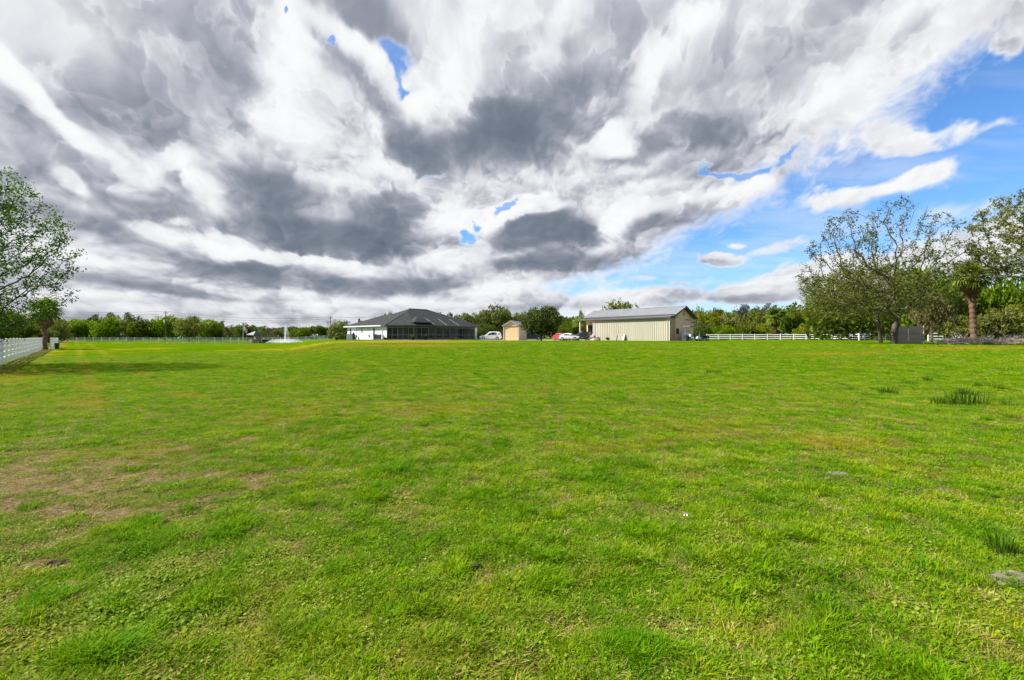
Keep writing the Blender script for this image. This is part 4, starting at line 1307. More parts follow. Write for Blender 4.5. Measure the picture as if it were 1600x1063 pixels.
def big_oak(label, u, y, base_r, trunk, cen, rad, n_at, seed, leafmat, moss, group, fork=None, leaf=.15, per=5, filt=None, step=.34, thr=.035):
    g = np.random.RandomState(seed)
    p = at(u, y)
    root = thing('oak_tree', label, 'tree', p, 0, group)
    A = crown_points(g, n_at, cen, rad, filt or (lambda q_, g_: q_[2] > -.55 and (np.linalg.norm(q_) > .45 or g_.rand() < .3)))
    nodes, par = grow(A, trunk, step, step * 1.25, step * 9, seed=seed)
    mb, r, kids = limb_mesh(nodes, par, .016, 2.15, base_r, M['bark'])
    link('trunk', mb.mesh('trunk', M['bark'], smooth_=True), root)
    V = twig_leaves(nodes, r, kids, thr, per, leaf, .16, g)
    link('crown', quads_mesh('crown', V, M[leafmat]), root)
    if moss:
        ids = np.where((r < .06) & (nodes[:, 2] < cen[2] + rad[2] * moss[0]))[0]
        P = np.repeat(nodes[ids], moss[1], 0)
        P = P + g.normal(size=P.shape) * np.array([.22, .22, .1]) - np.array([0, 0, 1]) * g.uniform(0, .9, (len(P), 1))
        P = P[P[:, 2] > 2.3]
        V = leaf_cloud(P, .20, g, None, 1.0, .4, droop=2.0)
        link('hanging_moss', quads_mesh('hanging_moss', V, M['moss_leaf']), root)
    return root, nodes, r


def open_top(q_, g_):
    if q_[2] < -.62: return False
    # separate upright sprays with sky between them
    a = math.atan2(q_[1], q_[0])
    if q_[0] > .34 and q_[2] < .12: return False
    if q_[2] > .0: return (math.sin(q_[0] * 10.5 + 1.0) + .5 * math.sin(q_[1] * 8 + 2)) > .35
    return np.linalg.norm(q_) > .4 or g_.rand() < .4


big_oak('big open-crowned oak with a grey trunk standing alone in front of the wooden fence panel', 1397, 45, .50,
        [(0, 0, -.2), (0, 0, .5), (.05, 0, 1.2), (.12, -.05, 1.9), (.25, -.05, 2.6), (.5, 0, 3.3)], (-.9, 0, 7.4), (8.3, 6.0, 7.1), 1900, 4, 'oak_leaf', (-.05, 7), None, filt=open_top, leaf=.21, per=7, thr=.04)
big_oak('second oak with a dark forked trunk, close behind and left of the big open oak', 1376, 52, .42,
        [(0, 0, -.2), (-.05, 0, .6), (-.1, 0, 1.3), (-.2, 0, 2.1), (-.4, 0, 2.9)], (-2.2, 0, 5.6), (6.4, 4.5, 3.6), 1000, 8, 'moss_leaf', (.1, 7), None, leaf=.23, per=8, thr=.05)
big_oak('tall oak reaching into the picture from the right edge', 1668, 41, .48,
        [(0, 0, -.2), (0, 0, .8), (.1, 0, 1.8), (.1, 0, 3.0), (-.1, 0, 4.2), (-.3, 0, 5.4)], (.3, 0, 9.2), (8.2, 6.5, 6.2), 1900, 12, 'moss_leaf', None, None, leaf=.23, per=10, thr=.055,
        filt=lambda q_, g_: q_[2] > -.5 and (math.sin(q_[2] * 7 + q_[0] * 4) + .6 * math.sin(q_[1] * 8 + q_[0] * 3)) > -.15)


def near_filter(q_, g_):
    return np.linalg.norm(q_) > .35 or g_.rand() < .4


g = np.random.RandomState(31)
p = at(-150, 23)
root = thing('broadleaf_tree', 'leafy near tree reaching into the picture from the left edge over the white fence', 'tree', p)
A = crown_points(g, 2600, (.1, 0, 6.0), (7.4, 5.5, 5.6), near_filter)
nodes, par = grow(A, [(0, 0, -.2), (0, 0, .7), (.05, 0, 1.5), (.1, 0, 2.3)], .30, .36, 3.0, seed=31)
mb, r, kids = limb_mesh(nodes, par, .010, 2.2, .26, M['bark_dark'])
link('trunk', mb.mesh('trunk', M['bark_dark'], smooth_=True), root)
V = twig_leaves(nodes, r, kids, .027, 12, .145, .15, g, mask=lambda P_: (P_[:, 0] < 6.0) | (g.rand(len(P_)) < .5))
link('crown', quads_mesh('crown', V, M['near_leaf']), root)


# ---- cabbage palms
def frond_mesh(L, seed, mat, stiff=.55):
    """fan leaf on a stalk, its blades split and drooping"""
    g_ = random.Random(seed); mb = MB()
    stalk = L * .45
    mb.tube([(0, 0, 0), (stalk * .5, 0, stalk * .22), (stalk, 0, stalk * .25)], [.025, .02, .014], 4, cap=False)
    for k in range(17):
        a = (k - 8) / 8 * 1.75
        l = L * .62 * (1 - .25 * abs(a) / 1.75) * g_.uniform(.85, 1.05)
        cx, sy = math.cos(a), math.sin(a)
        b = Vector((stalk, 0, stalk * .25))
        dirv = Vector((cx, sy, 0)); side = Vector((-sy, cx, 0)) * L * .033
        m_ = b + dirv * l * .55 + Vector((0, 0, .03 * L - abs(a) * .02)); e = b + dirv * l * .98 - Vector((0, 0, L * g_.uniform(.12, .32) * (1.4 - stiff)))
        s0 = len(mb.v)
        mb.add([b, m_ - side, m_ + side, e], [(0, 1, 2), (1, 3, 2)])
    return mb.mesh('frond', M[mat], fix=False)


FR = [frond_mesh(1.0, 1, 'palm_leaf'), frond_mesh(1.0, 2, 'palm_leaf'), frond_mesh(1.0, 3, 'dead_frond', .2)]


def palm(label, u, y, vtop, trunk_r, frond_len, nf, seed, dead=8, group=None, boots=True, lean=0.0):
    g_ = random.Random(seed)
    p = at(u, y)
    top = zrow(vtop, y) - p.z - frond_len * .55
    root = thing('cabbage_palm', label, 'palm', p, 0, group)
    mb = MB()
    n_ = 26
    pts = [(lean * (i / n_) ** 2 + .03 * math.sin(i * .8), .03 * math.cos(i * .7), top * i / n_ - (.1 if i == 0 else 0)) for i in range(n_ + 1)]
    rad_ = [trunk_r * ((1.25 if i < 2 else 1.0) + (.14 if i % 2 else -.04) + (.45 * (i / n_ - .55) if i / n_ > .55 else 0)) for i in range(n_ + 1)]
    mb.tube(pts, rad_, 10)
    mb.build('trunk', M['palm_bark'], root)
    if boots:
        bb = MB()
        for k in range(46):
            t = g_.uniform(.55, 1.0); a = g_.random() * 6.28
            q_ = Vector((lean * t * t + math.cos(a) * trunk_r * (1.0 + .4 * (t - .55)), math.sin(a) * trunk_r * (1.0 + .4 * (t - .55)), top * t))
            bb.beam(q_, q_ + Vector((math.cos(a) * trunk_r * .9, math.sin(a) * trunk_r * .9, trunk_r * 1.3)), trunk_r * .4, trunk_r * .15)
        tag(bb.build('leaf_base', M['dead_frond'], root, loc=(0, 0, 0)), None, None, kind='stuff')
    for k in range(nf):
        t = k / nf
        a = k * 2.399 + g_.uniform(-.2, .2)
        el_ = math.radians(78 - 105 * t + g_.uniform(-8, 8))
        o = link('frond', FR[k % 2], root, loc=(lean, 0, top), rot=(0, -el_ + .2, a), scale=(frond_len * g_.uniform(.85, 1.1),) * 3)
    for k in range(dead):
        a = k * 2.399 + .5
        o = link('dead_frond', FR[2], root, loc=(lean, 0, top - .15), rot=(0, math.radians(g_.uniform(55, 80)), a), scale=(frond_len * g_.uniform(.6, .8),) * 3)
        o['label'] = 'dry brown frond hanging down'
    return root


palm('cabbage palm with a reddish trunk standing at the far end of the left white fence', 70.5, 57, 474, .21, 2.3, 34, 1, 9)
palm('cabbage palm with a shaggy brown trunk among the trees right of the wooden fence panel', 1521, 47, 418, .25, 2.3, 32, 2, 14, lean=-.35)
palm('yellow-green cabbage palm behind the right rail fence, left of the climbing trees', 1212, 116, 486, .3, 3.4, 34, 3, 4)
palm('small cabbage palm left of the barn, behind the black car', 907, 112, 497, .25, 2.6, 26, 4, 6)
# the dark bushy tree beside the garage is near enough to show sprays
CROWNS['garage'] = [crown_mesh('crown', 333, M['bush_leaf'], 15000, 46, .062, spread=.32, gap=.12)]
tree('bushy_tree', 'dark bushy tree standing between the tan garage and the red car', 'tree', 846, 471, 36, 86, 'garage', .03)
tree('shrub', 'spiky green plants in front of the right part of the lanai screens', 'shrub', 711, 526.5, 7, 90, 'olive', 0)

# ------------------------------------------------------------------ fences
def fence(label, line, spacing, hgt, nrail, rail_h, group, post_w=.13, tops=.06, post_mat='vinyl', zoff=0.0, cat='fence', name='rail_fence', piece_limit=60):
    """white post-and-rail fence along a list of ground points; every post and every rail is a piece"""
    root = thing(name, label, cat, (line[0][0], line[0][1], gz(*line[0])), 0, group)
    o0 = root.location
    pts = []
    for a, b in zip(line[:-1], line[1:]):
        a, b = Vector(a), Vector(b)
        k = max(1, round((b - a).length / spacing))
        pts += [a.lerp(b, i / k) for i in range(k)]
    pts.append(Vector(line[-1]))
    pm = MB().box(-post_w / 2, post_w / 2, -post_w / 2, post_w / 2, -.1, hgt).mesh('post', M[post_mat])
    cm = MB()
    cm.box(-post_w * .62, post_w * .62, -post_w * .62, post_w * .62, 0, .025)
    cm.add([(-post_w * .5, -post_w * .5, .026), (post_w * .5, -post_w * .5, .026), (post_w * .5, post_w * .5, .026), (-post_w * .5, post_w * .5, .026), (0, 0, .07)], [(0, 1, 4), (1, 2, 4), (2, 3, 4), (3, 0, 4)])
    cmm = cm.mesh('post_cap', M[post_mat])
    rails = {}
    P3 = [Vector((p.x, p.y, gz(p.x, p.y) + zoff)) for p in pts]
    for i, p in enumerate(P3):
        d = (P3[min(i + 1, len(P3) - 1)] - P3[max(i - 1, 0)]); rz = math.atan2(d.y, d.x)
        po = link('post', pm, root, loc=p - o0, rot=(0, 0, rz))
        link('post_cap', cmm, po, loc=(0, 0, hgt + .002))
        if i == len(P3) - 1: continue
        q = P3[i + 1]; s_ = q - p; L_ = math.hypot(s_.x, s_.y)
        key = round(L_, 2)
        if key not in rails: rails[key] = MB().box(post_w / 2 + .003, key - post_w / 2 - .003, -.022, .022, -rail_h / 2, rail_h / 2).mesh('rail', M[post_mat])
        for k in range(nrail):
            z_ = hgt - tops - rail_h / 2 - k * (hgt - tops - rail_h - .14) / (nrail - 1 + .35)
            link('rail', rails[key], root, loc=p - o0 + Vector((0, 0, z_)), rot=(0, -math.atan2(s_.z, L_), math.atan2(s_.y, s_.x)))
    return root


L0 = Vector((-28.8, 25.6)); Ld = Vector((-.692, .722))
fence('white vinyl four-rail fence running away from the left edge to the cabbage palm', [tuple(L0 - Ld * 9), tuple(L0 + Ld * 44)], 2.44, 1.42, 4, .15, 'white rail fences')
pA = L0 + Ld * 44
fence('short return of the white fence just right of the cabbage palm trunk', [(pA.x + .8, pA.y + .3), (pA.x - 6.6, pA.y + 8.6)], 2.44, 1.4, 4, .15, 'white rail fences')
fence('long far white fence behind the pond, in front of the left tree line', [(-164, 162), (-133, 164), (-95, 163), (-60, 166), (-44, 150)], 2.9, 1.37, 3, .13, 'white rail fences')
fr = [(at(u, y).x, y) for u, y in ((1104, 116), (1240, 108), (1300, 104), (1342, 94), (1384, 101), (1420, 108))]
fence('white rail fence running from the equipment canopy to the big oaks at the right', fr, 2.9, 1.4, 3, .14, 'white rail fences')
fence('thin pale rail fence glimpsed between the trunks behind the brush pile', [(at(1450, 74).x, 74), (at(1690, 66).x, 66)], 2.9, 1.4, 3, .14, 'white rail fences', zoff=.9 * 0)

# wooden fence panel
p0, p1 = at(1401, 47.5), at(1443, 47.2)
root = thing('fence_panel', 'weathered grey wooden privacy fence panel standing alone behind the big open oak', 'fence panel', p0, math.atan2(p1.y - p0.y, p1.x - p0.x))
Lp = (Vector((p1.x, p1.y)) - Vector((p0.x, p0.y))).length
nb = 20
bm_ = MB().box(0, Lp / nb - .012, -.01, .01, .03, 1.83).mesh('board', M['grey_wood'])
for i in range(nb):
    link('board', bm_, root, loc=(i * Lp / nb, .003 * (i % 3), -.02 + .03 * ((i * 7) % 5) / 5), rot=(0, .006 * ((i * 5) % 3 - 1), 0))
rm_ = MB().box(0, Lp, .016, .06, 0, .09).mesh('back_rail', M['grey_wood'])
for z_ in (.3, 1.45): link('back_rail', rm_, root, loc=(0, 0, z_))
pm_ = MB().box(-.05, .05, -.11, -.012, -.2, 1.9).mesh('post', M['grey_wood'])
for x_ in (.02, Lp * .42, Lp - .02): link('post', pm_, root, loc=(x_, 0, 0))

# ------------------------------------------------------------------ the barn
BR = math.atan2(.633, .774)
barn = thing('metal_barn', 'long barn with ribbed cream metal wall, standing-seam grey roof and tan gable end', 'barn', (28.7, 83, .86), BR)


def ribbed(x0, x1, z0, z1, pitch, depth, axis='y', off=0.0, rib=.22):
    """ribbed sheet in the plane axis=off: raised ribs with sloping sides"""
    mb = MB()
    xs = [x0]
    x_ = x0
    prof = []
    while x_ < x1 - 1e-6:
        e = min(x_ + pitch, x1); w = e - x_
        prof += [(x_, 0), (x_ + w * (1 - rib), 0), (x_ + w * (1 - rib * .8), depth), (x_ + w * (1 - rib * .2), depth)]
        x_ = e
    prof.append((x1, 0))
    vs = []
    for a, d in prof:
        for z_ in (z0, z1):
            vs.append((a, off - d, z_) if axis == 'y' else (off - d, a, z_))
    mb.add(vs, [(2 * i, 2 * i + 2, 2 * i + 3, 2 * i + 1) for i in range(len(prof) - 1)])
    return mb


ribbed(0, 18, 0, 4.32, .46, .055, 'x', 0, .30).build('wall', M['barn_metal'], barn)['label'] = 'cream ribbed metal side wall'
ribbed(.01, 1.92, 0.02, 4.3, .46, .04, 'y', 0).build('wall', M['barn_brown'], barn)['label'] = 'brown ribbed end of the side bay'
MB().box(-.03, .12, -.05, 18.02, -.05, .10).build('base_trim', M['barn_metal'], barn)
mb = MB(); mb.box(-.05, .10, -.055, .05, .12, 4.31); mb.box(-.05, .10, 17.95, 18.05, .12, 4.31); mb.build('corner_trim', M['white_trim'], barn)
gab = [(1.94, .02, 0), (8.2, .02, 0), (8.2, .02, 4.55), (5.05, .02, 6.32), (1.94, .02, 4.75)]
MB().prism(gab, (0, .12, 0)).build('wall', M['barn_beige'], barn)['label'] = 'tan gable end wall'
MB().box(1.94, 2.06, .15, 21.4, 0, 4.75).build('wall', M['barn_beige'], barn)
MB().box(8.08, 8.2, .15, 21.4, 0, 4.5).build('wall', M['barn_beige'], barn)
MB().prism([(p_[0], 21.4, p_[2]) for p_ in gab], (0, .12, 0)).build('wall', M['barn_beige'], barn)
MB().box(.0, 1.93, 17.88, 17.98, 0, 4.2).build('wall', M['barn_beige'], barn)['label'] = 'inner end wall at the open bay'
MB().box(2.06, 8.07, .2, 21.3, -.1, .02).build('floor_slab', M['concrete'], barn)
# loft vent and door marks on the gable
mb = MB(); mb.box(4.75, 5.35, -.03, .018, 4.75, 5.35)
v_ = mb.build('gable_vent', M['wood'], barn)
for k in range(4): MB().box(4.8, 5.3, -.05, -.035, 4.80 + k * .13, 4.88 + k * .13).build('slat', M['wood'], v_)
dpm = MB().box(5.4, 7.2, -.02, .018, .05, 3.9).build('sliding_door', M['barn_beige'], barn)
MB().box(5.35, 7.25, -.05, .018, 3.92, 4.02).build('door_track', M['barn_trim'], barn)
MB().box(7.55, 8.19, -.05, .018, 3.45, 3.62).build('lintel', M['barn_trim'], barn)
MB().box(2.3, 3.2, -.03, .018, 1.3, 2.3).build('window', M['dark_glass'], barn)
MB().box(8.2, 8.32, -.03, .12, 0, 4.6).build('corner_trim', M['white_trim'], barn)


def roof_sheet(x0, z0_, x1, z1_, y0, y1, thick=.05):
    """standing-seam sheet from (x0,z0) down to (x1,z1)"""
    mb = MB()
    mb.prism([(x0, y0, z0_), (x1, y0, z1_), (x1, y0, z1_ - thick), (x0, y0, z0_ - thick)], (0, y1 - y0, 0))
    n_ = int((y1 - y0) / .45)
    for i in range(n_ + 1):
        y_ = y0 + (y1 - y0 - .05) * i / n_
        mb.prism([(x0, y_, z0_ + .003), (x1, y_, z1_ + .003), (x1, y_, z1_ + .045), (x0, y_, z0_ + .045)], (0, .035, 0))
    return mb


roof_sheet(5.05, 6.55, 1.55, 5.02, -.55, 22.3).build('roof', M['galv'], barn)
roof_sheet(5.05, 6.55, 8.75, 4.52, -.55, 22.3).build('roof', M['galv'], barn)
roof_sheet(1.93, 4.86, -.45, 4.46, -.5, 22.2).build('roof', M['galv'], barn)['label'] = 'lower roof strip over the side bay'
mb = MB()
mb.prism([(-.47, -.52, 4.45), (-.47, -.52, 4.22), (1.93, -.52, 4.62), (1.93, -.52, 4.80)], (0, .04, 0))
mb.box(-.50, -.46, -.5, 22.2, 4.20, 4.44)
mb.box(1.50, 1.545, -.5, 22.3, 4.83, 4.96)
mb.prism([(1.5, -.60, 4.97), (1.5, -.60, 4.74), (5.05, -.60, 6.27), (5.05, -.60, 6.50)], (0, .045, 0))
mb.prism([(8.8, -.60, 4.47), (8.8, -.60, 4.17), (5.05, -.60, 6.22), (5.05, -.60, 6.50)], (0, .045, 0))
mb.prism([(8.8, -.54, 4.20), (8.35, -.54, 4.20), (5.05, -.54, 6.0), (5.05, -.54, 6.2)], (0, .5, 0))
mb.build('fascia', M['barn_trim'], barn)
MB().box(-.42, 1.9, -.44, 22.1, 4.30, 4.36).build('soffit', M['barn_trim'], barn)
mb = MB(); mb.tube([(5.05, -.55, 6.60), (5.05, 22.3, 6.60)], [.09, .09], 6); mb.build('ridge_cap', M['galv'], barn)
mb = MB(); mb.box(-.30, -.16, 21.5, 21.64, 0, 4.29); mb.build('post', M['white_trim'], barn)
mb = MB(); mb.tube([(-.12, .35, 4.2), (-.12, .35, .2), (-.3, .35, .06)], [.05, .05, .05], 8); mb.build('downpipe', M['white_trim'], barn)
mb = MB(); mb.tube([(-.12, 17.6, 4.2), (-.12, 17.6, .2), (-.3, 17.6, .06)], [.05, .05, .05], 8); mb.build('downpipe', M['white_trim'], barn)
ob = MB(); ob.box(1.90, 1.935, 18.3, 21.2, 1.4, 3.3); ob.build('window', M['dark_glass'], barn)['label'] = 'wide dark panel painted as the shaded opening in the open bay'  # dark panel on solid wall, its colour standing for the shade in the opening
def barn_pt(x, y): return Matrix.Rotation(BR, 2) @ Vector((x, y)) + Vector((28.7, 83))


# ------------------------------------------------------------------ the white house
def hip_roof(poly, z0, pitch, over, parent, mat, name='roof', zt=None):
    """equal-pitch roof over a convex outline; every slope is a face, with fascia below"""
    n_ = len(poly)
    P = [Vector(p) for p in poly]
    c = sum(P, Vector((0, 0))) / n_
    pl = []
    for i in range(n_):
        a, b = P[i], P[(i + 1) % n_]
        d = (b - a).normalized(); nn = Vector((-d.y, d.x))
        if (c - a).dot(nn) < 0: nn = -nn
        pl.append((a - nn * over, nn))
    h = lambda k, q: z0 + pitch * (q - pl[k][0]).dot(pl[k][1])
    def inter(k, l):
        (a, u_), (b, v_) = pl[k], pl[l]
        A_ = np.array([[u_.x, u_.y], [v_.x, v_.y]]); B_ = np.array([a.dot(u_), b.dot(v_)])
        s_ = np.linalg.solve(A_, B_); return Vector(s_)
    eaves = [inter(i - 1, i) for i in range(n_)]
    mb = MB()
    for k in range(n_):
        a, b = eaves[k], eaves[(k + 1) % n_]
        far_ = pl[k][1] * 60
        f = [a - (b - a) * 3, b + (b - a) * 3, b + (b - a) * 3 + far_, a - (b - a) * 3 + far_]
        for l in range(n_):
            if l == k: continue
            g_ = lambda q: h(l, q) - h(k, q)
            out_ = []
            for i in range(len(f)):
                p_, q_ = f[i], f[(i + 1) % len(f)]
                gp_, gq_ = g_(p_), g_(q_)
                if gp_ >= -1e-6: out_.append(p_)
                if (gp_ > 1e-6 and gq_ < -1e-6) or (gp_ < -1e-6 and gq_ > 1e-6): out_.append(p_.lerp(q_, gp_ / (gp_ - gq_)))
            f = out_
            if not f: break
        if len(f) >= 3: mb.add([(q.x, q.y, h(k, q)) for q in f], [tuple(range(len(f)))])
    o_ = link(name, mb.mesh(name, M[mat]), parent)
    fa = MB()
    for k in range(n_):
        a, b = eaves[k], eaves[(k + 1) % n_]
        fa.add([(a.x, a.y, z0 + .002), (b.x, b.y, z0 + .002), (b.x, b.y, z0 - .20), (a.x, a.y, z0 - .20)], [(0, 1, 2, 3)])
    fa.add([(q.x, q.y, z0 - .20) for q in eaves], [tuple(range(n_))])
    return o_, eaves, fa, pl, h


HZ0 = 1.10
house = thing('house', 'white single-storey house with dark hip roof and black-screened lanai', 'house', (0, 0, HZ0))
K0 = Vector((-21.05, 83.4)); UA = Vector((-.722, .692)); UB = Vector((.692, .722))
def hp(a, b): return K0 + UA * a + UB * b
WH = 2.72
main_poly = [hp(15, 0), hp(3.6, 0), hp(0, 3.6), hp(0, 19.4), hp(15, 19.4)]
rf, ev, fa, pl, hh = hip_roof(main_poly, WH, .44, .6, house, 'shingle')
fa.build('fascia', M['bronze'], house)
rf2, ev2, fa2, _, _ = hip_roof([hp(19.3, -.02), hp(5.4, -.02), hp(5.4, 10.2), hp(19.3, 10.2)], WH + .006, .40, .6, house, 'shingle')
rf2['label'] = 'lower roof of the left wing'
fa2.build('fascia', M['white_trim'], house)
# small roof bump at the corner of the lanai and the light ridge caps
rf3, ev3, fa3, _, _ = hip_roof([hp(.2, 4.0), hp(3.6, 4.0), hp(3.6, 7.4), hp(.2, 7.4)], WH + .55, .55, .5, house, 'shingle')
rf3['label'] = 'small hipped bump above the lanai corner'
caps = MB()
def cap(q0, q1): caps.tube([q0, q1], [.085, .085], 5)
apex1, apex2 = hp(7.5, 7.5), hp(7.5, 11.9)
za = hh(0, apex1)
def rz3(q, e=.03):
    return Vector((q.x, q.y, min(hh(k, q) for k in range(5)) + e))
cap(rz3(apex1), rz3(apex2)); cap(rz3(apex2), rz3(hp(.0 - .5, 19.9)))
def hipcap(k, l, q0, n_=1):
    pass
# hips of the cut corner meet above it
mid = hp(8.7 * .72, 8.7 * .72)
cap(rz3(hp(3.3, -.5)), rz3(hp(6.35, 6.35 - 3.3) if False else hp(5.6, 4.9)))
for b_ in (8.2, 11.2, 14.3):
    cap(rz3(hp(-.5, b_)), rz3(hp(2.6, b_)))
caps.build('ridge_cap', M['ridge_cap'], house)
mb = MB(); mb.tube([rz3(hp(5.4, 14.0), -.1), rz3(hp(5.4, 14.0), .45)], [.16, .16], 8); mb.build('roof_vent', M['galv'], house)
mb = MB(); mb.tube([(hp(16, 4.5).x, hp(16, 4.5).y, WH + 1.6), (hp(16, 4.5).x, hp(16, 4.5).y, WH + 2.3)], [.06, .06], 6); mb.build('roof_pipe', M['galv'], house)


def wall_between(p_, q_, z0, z1, th, mat, name='wall', lbl=None, inward=None):
    d = (q_ - p_).normalized(); nn = Vector((-d.y, d.x)) * th
    if inward is not None and nn.dot(inward) < 0: nn = -nn
    mb = MB(); mb.prism([(p_.x, p_.y, z0), (q_.x, q_.y, z0), (q_.x, q_.y, z1), (p_.x, p_.y, z1)], (nn.x, nn.y, 0))
    o_ = mb.build(name, M[mat], house)
    if lbl: o_['label'] = lbl
    return o_


inA, inB = UB, UA
wall_between(hp(3.6, 0), hp(19.3, 0), -.3, WH - .2, .2, 'stucco', lbl='white stucco side wall', inward=inA)
wall_between(hp(19.3, .2), hp(19.3, 10.2), -.3, WH - .2, .2, 'stucco', inward=-UA)
wall_between(hp(.25, 19.4), hp(15, 19.4), -.3, WH - .2, .2, 'stucco', inward=-UB)
wall_between(hp(15, 10.4), hp(15, 19.2), -.3, WH - .2, .2, 'stucco', inward=-UA)
wall_between(hp(-.02, 19.0), hp(-.02, 19.55), -.3, WH - .2, .3, 'white_trim', 'column', 'white end column right of the lanai', inward=UA)
# walls at the back of the lanai
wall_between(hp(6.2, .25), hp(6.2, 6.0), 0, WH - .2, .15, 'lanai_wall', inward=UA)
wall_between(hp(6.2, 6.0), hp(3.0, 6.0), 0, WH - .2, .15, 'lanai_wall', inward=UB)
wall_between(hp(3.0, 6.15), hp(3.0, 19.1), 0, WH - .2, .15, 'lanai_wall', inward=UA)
mb = MB()
fl = [hp(6.2, .22), hp(3.6, .03), hp(.0, 3.63), hp(.0, 19.0), hp(3.0, 19.0), hp(3.0, 6.0), hp(6.2, 6.0)]
mb.prism([(q.x, q.y, -.35) for q in fl], (0, 0, .37)); mb.build('patio_slab', M['concrete'], house)


def wall_item(p_, q_, t0, t1, z0, z1, out_, mat, name, depth=.04, frame=None, parent=None, label=None):
    d = (q_ - p_).normalized()
    a, b = p_ + d * t0, p_ + d * t1
    o1 = a + out_ * .004
    mb = MB(); mb.prism([(o1.x, o1.y, z0), (o1.x + d.x * (t1 - t0), o1.y + d.y * (t1 - t0), z0), (o1.x + d.x * (t1 - t0), o1.y + d.y * (t1 - t0), z1), (o1.x, o1.y, z1)], (out_.x * depth, out_.y * depth, 0))
    o_ = mb.build(name, M[mat], parent or house)
    if label: o_['label'] = label
    if frame:
        fb = MB(); w_ = .06
        for (s0, s1, y0, y1) in ((t0 - w_, t1 + w_, z1, z1 + w_), (t0 - w_, t1 + w_, z0 - w_, z0), (t0 - w_, t0, z0, z1), (t1, t1 + w_, z0, z1), (t0, t1, (z0 + z1) / 2 - .02, (z0 + z1) / 2 + .02)):
            e0, e1 = p_ + d * s0 + out_ * .005, p_ + d * s1 + out_ * .005
            fb.prism([(e0.x, e0.y, y0), (e1.x, e1.y, y0), (e1.x, e1.y, y1), (e0.x, e0.y, y1)], (out_.x * (depth + .02), out_.y * (depth + .02), 0))
        fb.build('frame', M[frame], o_)
    return o_


wA, wB = hp(3.6, 0), hp(19.3, 0)
wall_item(wA, wB, 4.3, 4.95, .55, 2.25, -UB, 'dark_glass', 'window', frame='white_trim')
wall_item(wA, wB, 9.2, 9.6, 1.35, 2.3, -UB, 'dark_glass', 'window', frame='white_trim')
wall_item(wA, wB, 13.9, 14.5, .9, 2.2, -UB, 'dark_glass', 'window', frame='white_trim')
for t_, z0_, z1_ in ((11.7, .9, 2.3), (6.5, .9, 2.3)):
    wall_item(wA, wB, t_, t_ + .06, z0_, z1_, -UB, 'galv', 'conduit')
    wall_item(wA, wB, t_ - .12, t_ + .20, z0_ - .35, z0_, -UB, 'galv', 'meter_box', depth=.16)
wall_item(wA, wB, 1.3, 1.6, .5, 1.7, -UB, 'galv', 'conduit', depth=.06)
lw0, lw1 = hp(3.0, 6.0), hp(3.0, 19.1)
for t0_, t1_, z0_ in ((.6, 3.0, .05), (5.3, 6.6, .5), (7.3, 8.3, .5), (11.2, 12.4, .1)):
    wall_item(lw0, lw1, t0_, t1_, z0_, 2.15, -UA, 'dark_glass', 'sliding_door' if z0_ < .2 else 'window', frame='bronze')
wall_item(hp(6.2, .3), hp(6.2, 6), 1.5, 3.6, .05, 2.1, -UA, 'dark_glass', 'sliding_door', frame='bronze')
# screens: every bay is a frame with a screen of its own
def screen_run(p_, q_, bays, out_):
    d = (q_ - p_).normalized(); L_ = (q_ - p_).length
    for i in range(bays):
        a, b = p_ + d * (L_ * i / bays), p_ + d * (L_ * (i + 1) / bays)
        fb = MB(); w_ = .035
        zt = WH - .38
        fb.beam((a.x, a.y, .02), (a.x, a.y, zt), .06, .06)
        fb.beam((a.x, a.y, zt - .03), (b.x, b.y, zt - .03), .05, .07)
        fb.beam((a.x, a.y, .88), (b.x, b.y, .88), .045, .06)
        fb.beam((a.x, a.y, .05), (b.x, b.y, .05), .045, .07)
        fr_ = fb.build('screen_frame', M['frame_grey'], house)
        s_ = MB(); ia, ib = a + d * .04, b - d * .04
        for z0_, z1_ in ((.09, .85), (.92, zt - .07)):
            s_.add([(ia.x, ia.y, z0_), (ib.x, ib.y, z0_), (ib.x, ib.y, z1_), (ia.x, ia.y, z1_)], [(0, 1, 2, 3)])
        s_.build('screen', M['screen'], fr_)
    fb = MB(); fb.beam((p_.x, p_.y, WH - .29), (q_.x, q_.y, WH - .29), .12, .14); fb.build('header_beam', M['bronze'], house)
screen_run(hp(3.6, 0.02), hp(0.02, 3.6), 5, None)
screen_run(hp(.02, 3.62), hp(.02, 19.0), 9, None)
c_ = hp(.02, 3.6); mb = MB(); mb.beam((c_.x, c_.y, .02), (c_.x, c_.y, WH - .3), .10, .10); mb.build('corner_post', M['galv'], house)

# things along the house
def ac_unit(u, y, s, label):
    p_ = at(u, y, HZ0 - .02)
    r_ = thing('air_conditioner', label, 'air conditioner', p_, .3, 'air conditioners by the house')
    MB().box(-.55 * s, .55 * s, -.45 * s, .45 * s, 0, .10).build('pad', M['concrete'], r_)
    bd = MB().box(-.45 * s, .45 * s, -.38 * s, .38 * s, .10, .98 * s).build('body', M['galv'], r_)
    g_ = MB()
    for k in range(7): g_.box(-.4 * s, .4 * s, -.395 * s, -.385 * s, .2 + k * .1 * s, .24 + k * .1 * s)
    g_.build('grille', M['black'], bd)
    f_ = MB(); f_.tube([(0, 0, .98 * s), (0, 0, 1.03 * s)], [.33 * s, .33 * s], 14); f_.build('fan_guard', M['black'], r_)
ac_unit(587, 87.4, 1.0, 'air conditioner standing against the white wall under the taller window')
ac_unit(594, 86.4, .95, 'air conditioner nearest the lanai corner of the white wall')
p_ = at(598, 85.6, HZ0 - .03)
r_ = thing('pump_stand', 'white pump and tank stand beside the air conditioner near the lanai', 'pump', p_)
MB().tube([(0, 0, .1), (0, 0, .9)], [.22, .22], 12).build('tank', M['white_trim'], r_)
